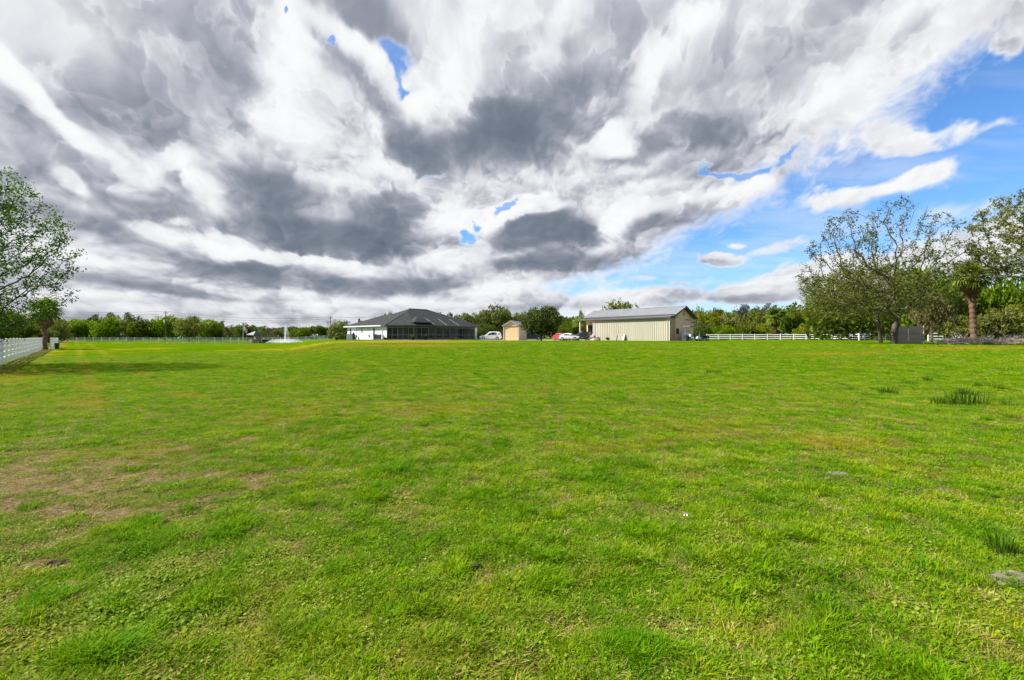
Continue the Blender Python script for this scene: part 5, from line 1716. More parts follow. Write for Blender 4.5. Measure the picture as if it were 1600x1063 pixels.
MB().box(.3, .75, -.2, .2, 0, .35).build('motor', M['black'], r_)
mb = MB(); mb.tube([(0, 0, .9), (.1, 0, 1.2), (.5, 0, 1.2), (.55, 0, .3)], [.035] * 4, 6); mb.build('pipe', M['white_trim'], r_)
p_ = at(548, 94.5, HZ0 - .12)
r_ = thing('utility_cabinet', 'pale green-white utility cabinet at the far left corner of the house', 'cabinet', p_, .1)
MB().box(-.75, .75, -.4, .4, 0, 1.15).build('body', M['white_trim'], r_)
MB().box(-.8, .8, -.45, .45, 1.152, 1.22).build('lid', M['white_trim'], r_)
MB().box(-.02, .02, -.42, -.403, .1, 1.1).build('door_gap', M['black'], r_)
p_ = at(552.5, 93.4, HZ0 - .12)
r_ = thing('gas_cylinder', 'dark cylinder standing next to the utility cabinet', 'cylinder', p_)
MB().tube([(0, 0, 0), (0, 0, 1.3), (0, 0, 1.5), (0, 0, 1.62)], [.24, .24, .15, .05], 12).build('body', M['black'], r_)
MB().tube([(0, 0, 1.622), (0, 0, 1.72)], [.04, .04], 8).build('valve', M['galv'], r_)


def pot(u, y, label):
    p_ = at(u, y); p_.z = gz(p_.x, p_.y) + .02
    r_ = thing('planter', label, 'planter', p_, 0, 'dark planters along the lanai')
    MB().tube([(0, 0, 0), (0, 0, .5), (0, 0, .56)], [.25, .38, .42], 12).build('pot', M['black'], r_)
    g_ = np.random.RandomState(int(u)); P_ = g_.normal(size=(160, 3)) * (.22, .22, .14) + (0, 0, .78)
    link('foliage', quads_mesh('foliage', leaf_cloud(P_, .14, g_), M['oak_leaf']), r_)
pot(645, 83.8, 'dark planter at the corner post of the lanai'); pot(665, 85.5, 'dark planter in front of the lanai, right of the corner')
pot(526, 108, 'planter with a reddish tree standing on the lawn left of the house')


def chair(x, y, rz, label):
    r_ = thing('patio_chair', label, 'chair', (x, y, HZ0 + .02), rz, 'patio chairs on the lanai')
    MB().box(-.25, .25, -.25, .25, .38, .46).build('seat', M['cloth_blue'], r_)
    MB().box(-.25, .25, .22, .28, .48, 1.0).build('backrest', M['cloth_blue'], r_)
    lm = MB().box(-.02, .02, -.02, .02, 0, .378).mesh('leg', M['bronze'])
    for sx in (-.22, .22):
        for sy in (-.21, .21): link('leg', lm, r_, loc=(sx, sy, 0))
for i, (a_, b_, lb) in enumerate([(1.3, 8.2, 'patio chair behind the screens, left of the lanai table'), (1.3, 10.4, 'patio chair behind the screens, right of the lanai table'), (2.2, 9.3, 'patio chair at the wall side of the lanai table'), (1.6, 15.5, 'patio chair alone near the right end of the lanai')]):
    q = hp(a_, b_); chair(q.x, q.y, i * 1.5, lb)
q = hp(1.2, 9.3)
r_ = thing('patio_table', 'round dark patio table behind the lanai screens', 'table', (q.x, q.y, HZ0 + .02))
MB().tube([(0, 0, .70), (0, 0, .74)], [.6, .6], 20).build('table_top', M['bronze'], r_)
MB().tube([(0, 0, 0), (0, 0, .698)], [.06, .05], 8).build('leg', M['bronze'], r_)

# ------------------------------------------------------------------ tan garage
GR_ = math.atan2(.714, -.70) + PI
gar = thing('garage', 'small tan metal garage with an orange-tan roll-up door and gable roof', 'garage', (1.40, 94, .83), math.atan2(-.35, .94))
# local x runs along the front from the far left corner to the near right one when mirrored: front lies on y=0, depth is +y
mb = MB()
W_, EH, DP = 3.45, 3.1, 5.2
fx = lambda x_: -W_ + x_
gpoly = [(fx(0), 0, 0), (fx(.55), 0, 0), (fx(.3), 0, 2.95), (fx(W_ - .3), 0, 2.95), (fx(W_ - .55), 0, 0), (0, 0, 0), (0, 0, EH), (fx(W_ / 2), 0, EH + .95), (fx(0), 0, EH)]
def gbox(x0, x1, y0, y1, z0, z1): return MB().box(x0, x1, y0, y1, z0, z1)
mb = MB(); mb.box(fx(0), fx(.28), 0, .1, 0, 2.95); mb.box(fx(W_ - .28), 0, 0, .1, 0, 2.95)
mb.prism([(fx(0), 0, 2.955), (0, 0, 2.955), (0, 0, EH), (fx(W_ / 2), 0, EH + .95), (fx(0), 0, EH)], (0, .1, 0))
mb.build('wall', M['tan_wall'], gar)['label'] = 'tan gable front'
dm = MB()
for k in range(22):
    z_ = .02 + k * .133
    dm.prism([(fx(.28), .07, z_), (fx(.28), .03, z_ + .04), (fx(.28), .03, z_ + .09), (fx(.28), .07, z_ + .13)], (W_ - .56, 0, 0))
dm.build('roll_up_door', M['tan_door'], gar)
mb = MB(); mb.box(fx(.20), fx(.27), -.03, -.002, 0, 3.0); mb.box(fx(.20), fx(W_ - .20), -.034, -.004, 2.90, 2.97); mb.build('door_frame', M['barn_trim'], gar)
for x0_ in (fx(0), -.1):
    rb = MB()
    k_ = 0
    for i in range(13):
        rb.box(x0_ + .005, x0_ + .095, .105 + i * .39, .105 + i * .39 + .385, 0.0, EH - .02)
    rb.build('wall', M['tan_wall'], gar)
mb = MB(); mb.box(fx(.1), -.11, DP - .1, DP - .01, 0, EH); mb.build('wall', M['tan_wall'], gar)
for sgn in (-1, 1):
    xr = fx(W_ / 2); xe = xr + sgn * (W_ / 2 + .2)
    mb = MB(); mb.prism([(xr, -.2, EH + 1.06), (xe, -.2, EH + .02), (xe, -.2, EH - .03), (xr, -.2, EH + 1.01)], (0, DP + .4, 0))
    for i in range(12):
        y_ = -.2 + i * .46
        mb.prism([(xr, y_, EH + 1.062), (xe, y_, EH + .022), (xe, y_, EH + .06), (xr, y_, EH + 1.10)], (0, .03, 0))
    mb.build('roof', M['galv'], gar)
mb = MB()
for sgn in (-1, 1):
    xr = fx(W_ / 2); xe = xr + sgn * (W_ / 2 + .2)
    mb.prism([(xr, -.215, EH + 1.03), (xe, -.215, EH - .01), (xe, -.215, EH - .13), (xr, -.215, EH + .91)], (0, .012, 0))
mb.build('fascia', M['tan_wall'], gar)
mb = MB(); mb.tube([(fx(W_ - .2), 4, EH + .3), (fx(W_ - .2), 4, EH + 2.6)], [.05, .05], 6); mb.build('mast', M['galv'], gar)

# ------------------------------------------------------------------ vehicles
def wheel_mesh(r, w):
    t = MB(); t.tube([(0, -w / 2, 0), (0, -w / 2 + .02, 0), (0, w / 2 - .02, 0), (0, w / 2, 0)], [r * .93, r, r, r * .93], 20)
    c = MB(); c.tube([(0, -w / 2 - .012, 0), (0, -w / 2 + .01, 0)], [r * .62, r * .66], 16)
    for k in range(5):
        a = k * 2 * PI / 5
        c.beam((0, -w / 2 - .02, 0), (r * .55 * math.cos(a), -w / 2 - .02, r * .55 * math.sin(a)), .05, .03)
    c2 = MB(); c2.tube([(0, w / 2 - .01, 0), (0, w / 2 + .012, 0)], [r * .66, r * .62], 16)
    c.add(c2.v, c2.f)
    return t.mesh('tyre', M['tyre']), c.mesh('rim', M['rim'])


def car(label, x, y, rz, mat, L_=4.8, W_=1.88, H_=1.72, style='suv', cat='car', wr=.36, group='parked vehicles', z=None):
    """body lofted through cross-sections; glass, wheels, lamps, bumpers and mirrors are parts; the nose points to local -x"""
    r_ = thing('parked_car', label, cat, (x, y, (gz(x, y) if z is None else z) + .035), rz, group)
    if style == 'suv':
        top = [(0, .66), (.03, .84), (.24, 1.02), (.30, 1.07), (.43, 1.60), (.52, H_), (.86, H_ - .02), (.94, 1.58), (.985, 1.05), (1.0, .75)]
        a0, a1, glass_top = .30, .97, 1.60
    elif style == 'pickup':
        top = [(0, .66), (.02, .98), (.23, 1.08), (.27, 1.10), (.36, 1.62), (.42, H_), (.60, H_), (.64, 1.62), (.665, 1.12), (1.0, 1.10)]
        a0, a1, glass_top = .27, .665, 1.62
    else:
        top = [(0, .50), (.03, .68), (.27, .90), (.31, .93), (.42, 1.30), (.52, H_), (.66, H_ - .02), (.80, 1.22), (.88, 1.02), (.985, .95), (1.0, .6)]
        a0, a1, glass_top = .31, .86, 1.30
    beltv = lambda t: np.interp(t, [0, a0, a1, 1], [.6, .98 if style != 'sedan' else .90, 1.02 if style != 'sedan' else .94, .7])
    xs = sorted(set([t for t, _ in top] + list(np.linspace(0, 1, 15))))
    secs = []
    for t in xs:
        zt = np.interp(t, [q_[0] for q_ in top], [q_[1] for q_ in top])
        wf = W_ / 2 * (1 - .16 * (2 * abs(t - .5)) ** 4)
        zb = .26 + .06 * (t < .06) + .08 * (t > .95)
        bt = min(beltv(t), zt - .02)
        tw = wf * (1 - .24 * max(0, min(1, (zt - bt) / .6)))
        secs.append([(t * L_ - L_ / 2, s * w_, z_) for s in (-1, 1) for w_, z_ in (((wf * .94), zb), (wf, zb + .16), (wf * 1.0, (zb + bt) / 2 + .1), (wf * .97, bt), (tw, zt - .06), (tw * .88, zt))])
    mb = MB(); n_ = 12
    order = [0, 1, 2, 3, 4, 5, 11, 10, 9, 8, 7, 6]
    vs = [s_[k] for s_ in secs for k in order]
    fs = [(i * n_ + k, i * n_ + (k + 1) % n_, (i + 1) * n_ + (k + 1) % n_, (i + 1) * n_ + k) for i in range(len(secs) - 1) for k in range(n_)]
    fs += [tuple(range(n_)), tuple((len(secs) - 1) * n_ + k for k in range(n_))]
    mb.add(vs, fs)
    body = link('body', mb.mesh('body', M[mat], smooth_=False), r_)
    bv = body.modifiers.new('soft', 'BEVEL'); bv.width = .03; bv.segments = 2; bv.limit_method = 'ANGLE'; bv.angle_limit = .5
    # glass sits a little proud of the body sides
    def topz(t): return np.interp(t, [q_[0] for q_ in top], [q_[1] for q_ in top])
    def side_w(t, z_):
        wf = W_ / 2 * (1 - .16 * (2 * abs(t - .5)) ** 4); zt = topz(t); bt = min(beltv(t), zt - .02)
        tw = wf * (1 - .24 * max(0, min(1, (zt - bt) / .6)))
        f_ = (z_ - bt) / max(.05, (zt - .06 - bt)); return wf * .97 + (tw - wf * .97) * max(0, min(1, f_))
    cuts = {'suv': [(.37, .52), (.535, .70), (.715, .90)], 'sedan': [(.38, .54), (.555, .72)], 'pickup': [(.335, .47), (.485, .62)]}[style]
    for s in (-1, 1):
        for (t0, t1) in cuts:
            g_ = MB(); z0_ = beltv((t0 + t1) / 2) + .05
            z1a, z1b = min(topz(t0) - .14, H_ - .16), min(topz(t1) - .14, H_ - .16)
            z1a, z1b = max(z1a, z0_ + .05), max(z1b, z0_ + .05)
            g_.add([(t0 * L_ - L_ / 2, s * (side_w(t0, z0_) + .012), z0_), (t1 * L_ - L_ / 2, s * (side_w(t1, z0_) + .012), z0_), (t1 * L_ - L_ / 2, s * (side_w(t1, z1b) + .012), z1b), (t0 * L_ - L_ / 2, s * (side_w(t0, z1a) + .012), z1a)], [(0, 1, 2, 3)])
            g_.build('side_window', M['dark_glass'], r_)
    tA, tB = top[3][0], top[5][0]
    def screen_glass(t0, t1, name):
        g_ = MB(); e = .014
        sg = -1 if t1 > t0 else 1
        z0_, z1_ = topz(t0) + e, topz(t1) + e
        w0, w1 = W_ / 2 * .74, W_ / 2 * .64
        g_.add([(t0 * L_ - L_ / 2 + sg * e, -w0, z0_), (t0 * L_ - L_ / 2 + sg * e, w0, z0_), (t1 * L_ - L_ / 2 + sg * e, w1, z1_), (t1 * L_ - L_ / 2 + sg * e, -w1, z1_)], [(0, 1, 2, 3)])
        g_.build(name, M['dark_glass'], r_)
    screen_glass(tA + .015, top[4][0] + .01, 'windscreen')
    k_ = {'suv': (.975, .935), 'sedan': (.86, .70), 'pickup': (.66, .64)}[style]
    screen_glass(k_[0], k_[1], 'rear_window')
    tm, rm = wheel_mesh(wr, .24)
    for fxx in (.185, .80):
        for s in (-1, 1):
            w_ = link('wheel', tm, r_, loc=(fxx * L_ - L_ / 2, s * (W_ / 2 - .12), wr))
            link('rim', rm, w_)
    for s in (-1, 1):
        MB().box(-L_ / 2 - .01, -L_ / 2 + .16, s * W_ * .36 - .16, s * W_ * .36 + .16, .62 if style != 'sedan' else .52, .78 if style != 'sedan' else .64).build('headlight', M['lamp_lens'], r_)
        MB().box(L_ / 2 - .10, L_ / 2 + .012, s * W_ * .39 - .11, s * W_ * .39 + .11, .72, 1.0 if style != 'sedan' else .88).build('tail_light', M['red_lens'], r_)
        MB().box((tA + .05) * L_ - L_ / 2, (tA + .05) * L_ - L_ / 2 + .12, s * (W_ / 2 + .03) - .07, s * (W_ / 2 + .03) + .07, 1.0, 1.14).build('mirror', M[mat], r_)
    MB().box(-L_ / 2 - .05, -L_ / 2 + .14, -W_ * .40, W_ * .40, .30, .50).build('bumper', M['black'], r_)
    MB().box(L_ / 2 - .12, L_ / 2 + .05, -W_ * .42, W_ * .42, .34, .56).build('bumper', M['black'], r_)
    MB().box(-L_ / 2 - .015, -L_ / 2 + .1, -W_ * .26, W_ * .26, .54, .72).build('grille', M['black'], r_)
    return r_


p_ = at(766.5, 97); car('white sport utility vehicle parked in side view between the house and the tan garage', p_.x, p_.y, .03, 'paint_white', 4.7, 1.9, 1.75)
p_ = at(785, 104); car('dark pickup half hidden behind the left wall of the tan garage', p_.x, p_.y, .05, 'paint_black', 5.4, 1.95, 1.8, 'pickup')
p_ = at(829, 100); car('dark blue pickup parked under the bushy tree right of the tan garage', p_.x, p_.y, PI + .05, 'paint_blue', 5.4, 1.95, 1.72, 'pickup')
p_ = at(878, 95); car('red car parked next to the bushy tree, its tail towards us', p_.x, p_.y, 2.2, 'paint_red', 4.6, 1.85, 1.48, 'sedan')
p_ = at(891, 92.5); car('silver-white car parked between the red car and the black one', p_.x, p_.y, 2.55, 'paint_silver', 4.5, 1.8, 1.45, 'sedan')
p_ = at(908, 98); car('black sport utility vehicle parked beside the open bay of the barn', p_.x, p_.y, .25, 'paint_black', 4.8, 1.95, 1.85)

# ------------------------------------------------------------------ around the barn
# wooden pallets on edge at the open bay
q = barn_pt(-.1, 19.6)
r_ = thing('wooden_gate', 'upright plank gate leaning in the open bay at the left end of the barn', 'gate', (q.x, q.y, .88), BR + PI / 2)
bm_ = MB().box(0, .17, -.015, .015, .05, 1.62).mesh('plank', M['wood'])
for i in range(7): link('plank', bm_, r_, loc=(-.75 + i * .21, 0, .02 * (i % 2)))
rm_ = MB().box(-.78, .7, .017, .05, 0, .09).mesh('rail', M['wood'])
for z_ in (.25, 1.3): link('rail', rm_, r_, loc=(0, 0, z_))
q = barn_pt(-.9, 17.4)
r_ = thing('grill', 'grey barrel grill on legs standing by the left corner of the cream wall', 'grill', (q.x, q.y, .88), BR + PI / 2)
mb = MB(); mb.tube([(-.5, 0, .75), (-.46, 0, .75), (.46, 0, .75), (.5, 0, .75)], [.2, .32, .32, .2], 14); mb.build('barrel', M['galv'], r_)
lm = MB().box(-.025, .025, -.025, .025, 0, .5).mesh('leg', M['galv'])
for sx in (-.4, .4):
    for sy in (-.2, .2): link('leg', lm, r_, loc=(sx, sy, 0))
q = barn_pt(-1.0, 16.0)
r_ = thing('wheelbarrow', 'dark wheelbarrow right of the grill against the cream wall', 'wheelbarrow', (q.x, q.y, .88), BR + PI / 2)
mb = MB(); mb.add([(-.45, -.3, .62), (.45, -.3, .62), (.45, .3, .62), (-.45, .3, .62), (-.25, -.18, .34), (.3, -.18, .34), (.3, .18, .34), (-.25, .18, .34)], [(4, 5, 6, 7), (0, 1, 5, 4), (1, 2, 6, 5), (2, 3, 7, 6), (3, 0, 4, 7)])
mb.build('tray', M['black'], r_)
mb = MB(); mb.tube([(-.55, -.05, .2), (-.55, .05, .2)], [.2, .2], 14); mb.build('wheel', M['tyre'], r_)
hm = MB().beam((-.5, 0, .25), (.95, 0, .62), .04).mesh('handle', M['wood'])
for sy in (-.24, .24): link('handle', hm, r_, loc=(0, sy, 0))
for i, (yy, w_, h_, lb, mt) in enumerate([(12.3, 1.5, 1.22, 'left and widest of the rust-stained white sheets leaning on the cream wall', 'rust'), (10.7, 1.3, 1.28, 'second rust-stained white sheet leaning on the cream wall', 'rust'), (9.9, .55, 1.25, 'narrow pale board at the right end of the leaning sheets', 'concrete')]):
    q = barn_pt(-.55, yy)
    r_ = MB().prism([(-w_ / 2, -.0, 0), (w_ / 2, -.0, 0), (w_ / 2, .38, h_), (-w_ / 2, .38, h_)], (0, -.03, .008)).build('leaning_sheet', M[mt], loc=(q.x, q.y, .89 + .012 * i), rot=(0, 0, BR - PI / 2))
    tag(r_, lb, 'sheet', 'sheets leaning on the barn')
q = barn_pt(-.7, 13.6)
r_ = thing('shrub', 'small weedy shrub left of the leaning sheets at the barn wall', 'shrub', (q.x, q.y, .88))
link('crown', CROWNS['oak'][0], r_, scale=(.5, .4, .7))

# flat trailer at the gable end
q = barn_pt(5.2, -2.2)
r_ = thing('utility_trailer', 'black utility trailer parked across the tan gable end of the barn', 'trailer', (q.x, q.y, .87), BR)
MB().box(-2.4, 2.4, -.9, .9, .48, .56).build('deck', M['grey_wood'], r_)
mb = MB()
for y_ in (-.92, .88): mb.box(-2.4, 2.4, y_, y_ + .04, .56, .98)
mb.box(-2.44, -2.4, -.9, .9, .56, .98)
mb.build('side_rail', M['black'], r_)
mb = MB(); mb.beam((2.4, -.5, .5), (3.6, 0, .5), .08); mb.beam((2.4, .5, .5), (3.6, 0, .5), .08); mb.build('drawbar', M['black'], r_)
tm, rm = wheel_mesh(.33, .2)
for sx in (-.4, .4):
    for sy in (-1.03, 1.03):
        w_ = link('wheel', tm, r_, loc=(sx, sy, .33)); link('rim', rm, w_)
q = barn_pt(3.6, -1.1)
r_ = thing('chest_freezer', 'pale chest against the tan gable wall behind the trailer', 'chest', (q.x, q.y, .88), BR)
MB().box(-.7, .7, -.35, .35, 0.05, 1.6).build('body', M['white_trim'], r_); MB().box(-.72, .72, -.37, .37, 1.602, 1.68).build('lid', M['galv'], r_)
MB().box(-.5, -.4, -.40, -.353, .9, 1.2).build('handle', M['black'], r_)

# canopy with machines under it
cc = at(1092, 80)
r_ = thing('equipment_canopy', 'flat light canopy on thin posts right of the barn gable', 'canopy', (cc.x, cc.y, .88), .12)
rp = MB(); rp.prism([(-2.3, -1.3, 2.62), (.2, -1.3, 2.52), (2.25, -1.3, 2.62), (2.25, -1.3, 2.54), (.2, -1.3, 2.44), (-2.3, -1.3, 2.54)], (0, 2.6, 0)); rp.build('canopy_roof', M['galv'], r_)
MB().box(-1.45, -.45, -1.33, -1.305, 2.47, 2.60).build('roof_edge', M['green_panel'], r_)
for sx in (-1.9, .85):
    for sy in (-1.2, 1.2): MB().tube([(sx, sy, 0), (sx, sy, 2.45)], [.045, .045], 6).build('post', M['galv'], r_)
r_ = thing('riding_mower', 'dark riding mower with a white seat under the canopy by the barn', 'mower', (cc.x + .9, cc.y + .3, .88), 2.9)
MB().box(-.95, -.1, -.32, .32, .45, .85).build('hood', M['black'], r_)
MB().box(-.1, .7, -.45, .45, .35, .5).build('frame', M['black'], r_)
sb = MB(); sb.box(.2, .65, -.25, .25, .55, .68); sb.prism([(.6, -.25, .69), (.7, -.25, .69), (.8, -.25, 1.15), (.7, -.25, 1.15)], (0, .5, 0)); sb.build('seat', M['white_trim'], r_)
mb = MB(); mb.beam((-.15, 0, .8), (.1, 0, 1.05), .04); mb.tube([(.1 + .02, 0, 1.05), (.1, 0, 1.08)], [.18, .18], 12); mb.build('steering_wheel', M['black'], r_)
MB().box(-.5, .4, -.62, .62, .12, .3).build('cutting_deck', M['paint_red'], r_)
tm1, rm1 = wheel_mesh(.22, .16); tm2, rm2 = wheel_mesh(.32, .24)
for (sx, tm_, rm_, rr_) in ((-.7, tm1, rm1, .22), (.5, tm2, rm2, .32)):
    for sy in (-.48, .48):
        w_ = link('wheel', tm_, r_, loc=(sx, sy, rr_)); link('rim', rm_, w_)
r_ = thing('golf_cart', 'pale golf cart parked under the left half of the canopy', 'golf cart', (cc.x - .9, cc.y + .2, .88), 3.0)
MB().box(-1.1, 1.1, -.55, .55, .28, .42).build('frame', M['black'], r_)
MB().prism([(-1.15, -.52, .42), (-.55, -.52, .42), (-.6, -.52, .85), (-1.0, -.52, .8)], (0, 1.04, 0)).build('nose', M['white_trim'], r_)
MB().box(0, .5, -.5, .5, .43, .75).build('seat', M['white_trim'], r_)
MB().box(.5, .6, -.5, .5, .76, 1.2).build('backrest', M['white_trim'], r_)
MB().box(.65, 1.15, -.5, .5, .43, .8).build('rear_box', M['black'], r_)
for sx in (-.7, .7):
    for sy in (-.5, .5):
        w_ = link('wheel', tm1, r_, loc=(sx, sy, .22)); link('rim', rm1, w_)

# ------------------------------------------------------------------ pond fountain
fx0, fy0 = at(446, 130).x, 130
root = thing('fountain', 'pond fountain throwing a tall narrow white jet over a low spreading spray', 'fountain', (fx0, fy0, -.14))
MB().tube([(0, 0, -.1), (0, 0, .12), (0, 0, .2)], [.6, .6, .25], 16).build('float', M['black'], root)
g = np.random.RandomState(8)
def drops(n_, f, s0, s1):
    P_ = np.array([f(g) for _ in range(n_)])
    return leaf_cloud(P_, g.uniform(s0, s1, n_), g, None, 1.0, .6)
def jet(g_):
    t = g_.rand(); a = g_.rand() * 6.28
    side = g_.rand()
    if side < .6:
        return (g_.normal() * .09 * (1 + t) - .1 + .15 * t, g_.normal() * .12, 4.9 * t)
    h = 4.9 - 4.9 * t ** 1.7; rr_ = .15 + 1.2 * t * g_.rand() ** .5
    return (rr_, g_.normal() * .25 * (t + .2), h)
link('jet', quads_mesh('jet', drops(9000, jet, .05, .13), M['spray']), root)
def skirt(g_):
    t = g_.rand() ** .6; a = g_.rand() * 6.28; R_ = 5.2 * t
    h = 1.35 * (4 * t * (1 - t)) ** .7 * g_.uniform(.3, 1) * (1 - .35 * t) + .05
    return (R_ * math.cos(a) + g_.normal() * .1, R_ * math.sin(a) * .8, h)
link('spray_skirt', quads_mesh('spray_skirt', drops(13000, skirt, .05, .12), M['spray']), root)
def mist(g_):
    return (g_.normal() * 1.3, g_.normal() * 1.0, abs(g_.normal()) * .55)
link('foam', quads_mesh('foam', drops(6000, mist, .06, .14), M['spray']), root)

# ------------------------------------------------------------------ poles, wires, flag, far roofs, birds
def pole(label, u, y, vtop, arms, r=.14, transformer=False, ins=True):
    p_ = at(u, y); H_ = zrow(vtop, y) - p_.z
    r_ = thing('utility_pole', label, 'utility pole', p_, 0, 'utility poles')
    MB().tube([(0, 0, -.2), (0, 0, H_)], [r, r * .7], 8).build('shaft', M['pole_wood'], r_)
    for (dz_, w_) in arms:
        a_ = MB().box(-w_, w_, -.06, .06, H_ - dz_ - .06, H_ - dz_ + .06).build('crossarm', M['pole_wood'], r_)
        for sx in (-.9, 0, .9):
            MB().tube([(sx * w_, 0, H_ - dz_ + .062), (sx * w_, 0, H_ - dz_ + .3)], [.05, .07], 6).build('insulator', M['galv'], a_)
    if transformer:
        MB().tube([(-.42, 0, H_ - 4.4), (-.42, 0, H_ - 4.2), (-.42, 0, H_ - 3.4), (-.42, 0, H_ - 3.25)], [.2, .27, .27, .16], 12).build('transformer', M['white_trim'], r_)
    return Vector((p_.x, p_.y, p_.z + H_))
t1 = pole('utility pole with a pale transformer in front of the left tree line', 259, 166, 486.5, [(.5, .9)], .17, True)
t2 = pole('tallest utility pole with two crossarms left of the house', 516.5, 172, 495, [(.5, .7), (1.9, 1.5)], .17)
t3 = pole('shorter utility pole just left of the tallest one by the house', 512.5, 200, 502.5, [(.6, .9)], .15)
t4 = pole('shorter utility pole just right of the tallest one by the house', 523.5, 210, 498.5, [(.6, .7)], .15)
t0 = Vector(at(-60, 150)); t0.z = 12
t5 = Vector((at(760, 230).x, 230, 13))
def wire(a, b, sag, label, r=.035):
    pts = [a.lerp(b, i / 24) - Vector((0, 0, sag * 4 * (i / 24) * (1 - i / 24))) for i in range(25)]
    o_ = MB().tube([p - a for p in pts], [r] * 25, 4).build('power_line', M['black'], loc=a)
    tag(o_, label, 'power line', 'power lines')
for k, dz_ in enumerate((0, -.9, -1.8)):
    wire(t0 + Vector((0, 0, dz_)), t1 + Vector((0, 0, dz_)), 1.2, ['highest', 'middle', 'lowest'][k] + ' power line running left from the pole with the transformer')
    wire(t1 + Vector((0, 0, dz_)), t2 + Vector((0, 0, dz_ * .8)), 1.6, ['highest', 'middle', 'lowest'][k] + ' power line between the transformer pole and the tallest pole by the house')
wire(t2, t5, 1.2, 'power line running right from the tallest pole behind the house')

p_ = at(380, 172)
r_ = thing('flagpole', 'white flagpole with a limp red and white flag in front of the dark trees', 'flagpole', p_)
Hf = zrow(504.5, 172) - p_.z
MB().tube([(0, 0, 0), (0, 0, Hf)], [.09, .05], 8).build('pole', M['white_trim'], r_)
MB().tube([(0, 0, Hf + .002), (0, 0, Hf + .16)], [.09, .09], 8).build('finial', M['galv'], r_)
mb = MB(); nn_ = 8
for i in range(nn_ + 1):
    t = i / nn_
    for j in range(8):
        s_ = j / 7
        mb.v.append((.08 + 1.55 * t * (1 - .25 * s_), .14 * math.sin(t * 7 + s_ * 2), Hf - .35 - 2.0 * s_ - 2.2 * t))
for i in range(nn_):
    for j in range(7):
        mb.f.append((i * 8 + j, (i + 1) * 8 + j, (i + 1) * 8 + j + 1, i * 8 + j + 1)); mb.mi.append(j % 2)
fl_ = mb.build('flag', [simple_mat('flag_red', (.42, .08, .08), .8), simple_mat('flag_white', (.75, .72, .70), .8)], r_)

p_ = at(398, 150)
r_ = thing('shelter', 'small dark open shelter with a tilted grey metal roof beyond the pond', 'shelter', p_, -.35)
mb = MB(); mb.prism([(-2.0, -1.5, 2.35), (1.2, -1.5, 2.2), (2.1, -1.5, 3.5), (2.1, -1.5, 3.42), (1.2, -1.5, 2.12), (-2.0, -1.5, 2.27)], (0, 3, 0)); mb.add([(-2.0, -1.5, 2.36), (1.2, -1.5, 2.21), (1.0, 1.5, 3.6), (-1.9, 1.5, 3.5)], [(0, 1, 2, 3)]); mb.build('roof', M['galv'], r_)
for sx in (-1.8, 1.1):
    for sy in (-1.3, 1.3): MB().box(sx - .07, sx + .07, sy - .07, sy + .07, 0, 2.15).build('post', M['bronze'], r_)
MB().box(-1.6, 1.6, 1.1, 1.2, 0, 2.0).build('back_wall', M['grey_wood'], r_)
MB().box(-1.2, .6, -.8, .6, 0, .9).build('bench', M['grey_wood'], r_)
p_ = at(415, 150)
r_ = thing('water_trough', 'low dark trough standing right of the small shelter beyond the pond', 'trough', p_)
MB().box(-1.0, 1.0, -.4, .4, .12, .75).build('basin', M['black'], r_); MB().box(-.9, .9, -.3, .3, 0, .118).build('base', M['grey_wood'], r_)
p_ = at(513, 152)
r_ = thing('pump_post', 'white post with a side arm standing at the fence left of the house', 'post', p_)
MB().box(-.22, .22, -.22, .22, 0, 1.5).build('base', M['white_trim'], r_); MB().tube([(0, 0, 1.502), (0, 0, 2.3), (-.4, 0, 2.8)], [.12, .12, .1], 8).build('arm', M['white_trim'], r_)

def far_house(label, u0, u1, y, veave, vridge):
    x0_, x1_ = (u0 - CU) / F_PX * y, (u1 - CU) / F_PX * y
    z_ = gz((x0_ + x1_) / 2, y); e, r__ = zrow(veave, y) - z_, zrow(vridge, y) - z_
    r_ = thing('farm_building', label, 'building', (x0_, y, z_), 0, 'low buildings beyond the far fence')
    w_ = x1_ - x0_
    MB().box(0, w_, 0, 8, 0, e).build('wall', M['stucco'], r_)
    MB().prism([(-.5, -.6, e), (-.5, 4, r__), (-.5, 8.6, e)], (w_ + 1, 0, 0)).build('roof', M['white_trim'], r_)
    MB().box(w_ * .3, w_ * .3 + 1, -.03, -.003, .1, e * .8).build('door', M['dark_glass'], r_)
    for f_ in (.08, .62, .82): MB().box(w_ * f_, w_ * f_ + 1.2, -.03, -.003, e * .35, e * .75).build('window', M['dark_glass'], r_)
far_house('low building with a pale roof behind the far fence, right of the fountain', 483, 495, 205, 525.5, 522)
far_house('longer low pale-roofed building left of the utility poles', 497, 509, 225, 526, 523.5)

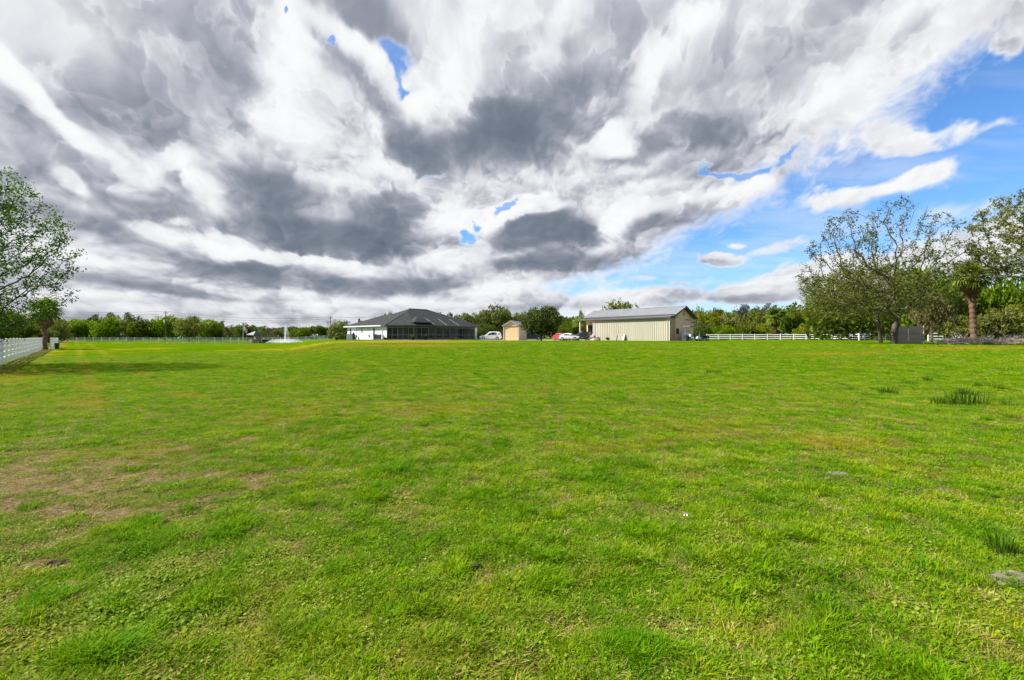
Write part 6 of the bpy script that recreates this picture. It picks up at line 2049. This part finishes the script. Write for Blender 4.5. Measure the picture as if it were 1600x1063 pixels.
mb0 = MB()
mb0.tube([(-.25, 0, 0), (-.1, 0, 0), (.1, 0, .01), (.22, 0, .03), (.30, 0, .03)], [.015, .06, .06, .03, .01], 6)
mb0.add([(-.1, 0, .02), (.1, 0, .02), (.02, .55, .16), (-.08, .55, .15), (.0, 1.0, .05), (-.06, .98, .05)], [(0, 1, 2, 3), (3, 2, 4, 5)])
mb0.add([(-.1, 0, .02), (.1, 0, .02), (.02, -.55, .16), (-.08, -.55, .15), (.0, -1.0, .05), (-.06, -.98, .05)], [(0, 1, 2, 3), (3, 2, 4, 5)])
bm0 = mb0.mesh('bird', M['black'])
for (u, v, lb) in ((1072, 236, 'left one of three small dark birds flying under the grey cloud'), (1075.5, 235, 'middle one of three small dark birds flying under the grey cloud'), (1079, 237, 'right one of three small dark birds flying under the grey cloud')):
    y = 190
    o = link('bird', bm0, loc=((u - CU) / F_PX * y, y, zrow(v, y)), rot=(.5, .2, 2.2), scale=(.8, .55, .8)); tag(o, lb, 'bird', 'birds in the sky')

# brush pile and fallen branches at the right
def brush(label, u, y, w, h, n_, seed, mat):
    g_ = random.Random(seed); p_ = at(u, y)
    r_ = thing('brush_pile', label, 'brush pile', p_, 0, 'brush piles under the right trees')
    mb = MB()
    for _ in range(n_):
        x_ = g_.gauss(0, w * .42); hh_ = h * math.exp(-(x_ / w) ** 2 * 1.5)
        a = Vector((x_, g_.gauss(0, .6), g_.uniform(0, hh_ * .6))); L_ = g_.uniform(.4, 1.5)
        d = Vector((g_.gauss(0, 1), g_.gauss(0, .7), g_.uniform(-.1, .5))).normalized()
        m_ = a + d * L_ * .5 + Vector((0, 0, g_.uniform(-.05, .12)))
        mb.tube([a, m_, a + d * L_], [.022, .014, .006], 4, cap=False)
    mb.build('branches', M[mat], r_)
    gg = np.random.RandomState(seed); P_ = gg.normal(size=(n_ * 3, 3)) * (w * .42, .6, .1); P_[:, 2] = np.abs(P_[:, 2]) + h * np.exp(-(P_[:, 0] / w) ** 2 * 1.5) * gg.uniform(0, .7, n_ * 3)
    link('dead_leaves', quads_mesh('dead_leaves', leaf_cloud(P_, .12, gg), M['brown_leaf']), r_)
brush('pile of pale dry branches left of the cabbage palm foot', 1497, 44.5, 1.5, .75, 260, 1, 'concrete')
brush('darker heap of brown brush at the foot of the cabbage palm', 1530, 42.5, 1.9, .7, 340, 2, 'grey_wood')
brush('low scatter of grey branches at the right edge under the trees', 1590, 44, 1.6, .5, 220, 3, 'grey_wood')
p_ = at(1462, 46)
r_ = thing('fallen_limb', 'bare grey fallen limb leaning up left of the cabbage palm', 'limb', at(1512, 46))
mb = MB(); mb.tube([(0, 0, 0), (-.8, .1, .9), (-1.3, .1, 1.9), (-1.9, 0, 2.7)], [.09, .07, .05, .02], 6); mb.tube([(-1.3, .1, 1.9), (-1.0, .2, 2.5), (-.8, .2, 3.0)], [.045, .03, .012], 5); mb.build('limb', M['bark'], r_)
p_ = at(89, 60)
r_ = thing('bin', 'dark green bin standing on the grass right of the palm at the fence end', 'bin', p_, .2)
MB().tube([(0, 0, 0), (.0, 0, .68), (0, 0, .72)], [.20, .25, .26], 12).build('body', M['rush'], r_); MB().tube([(0, 0, .722), (0, 0, .78)], [.27, .24], 12).build('lid', M['black'], r_)
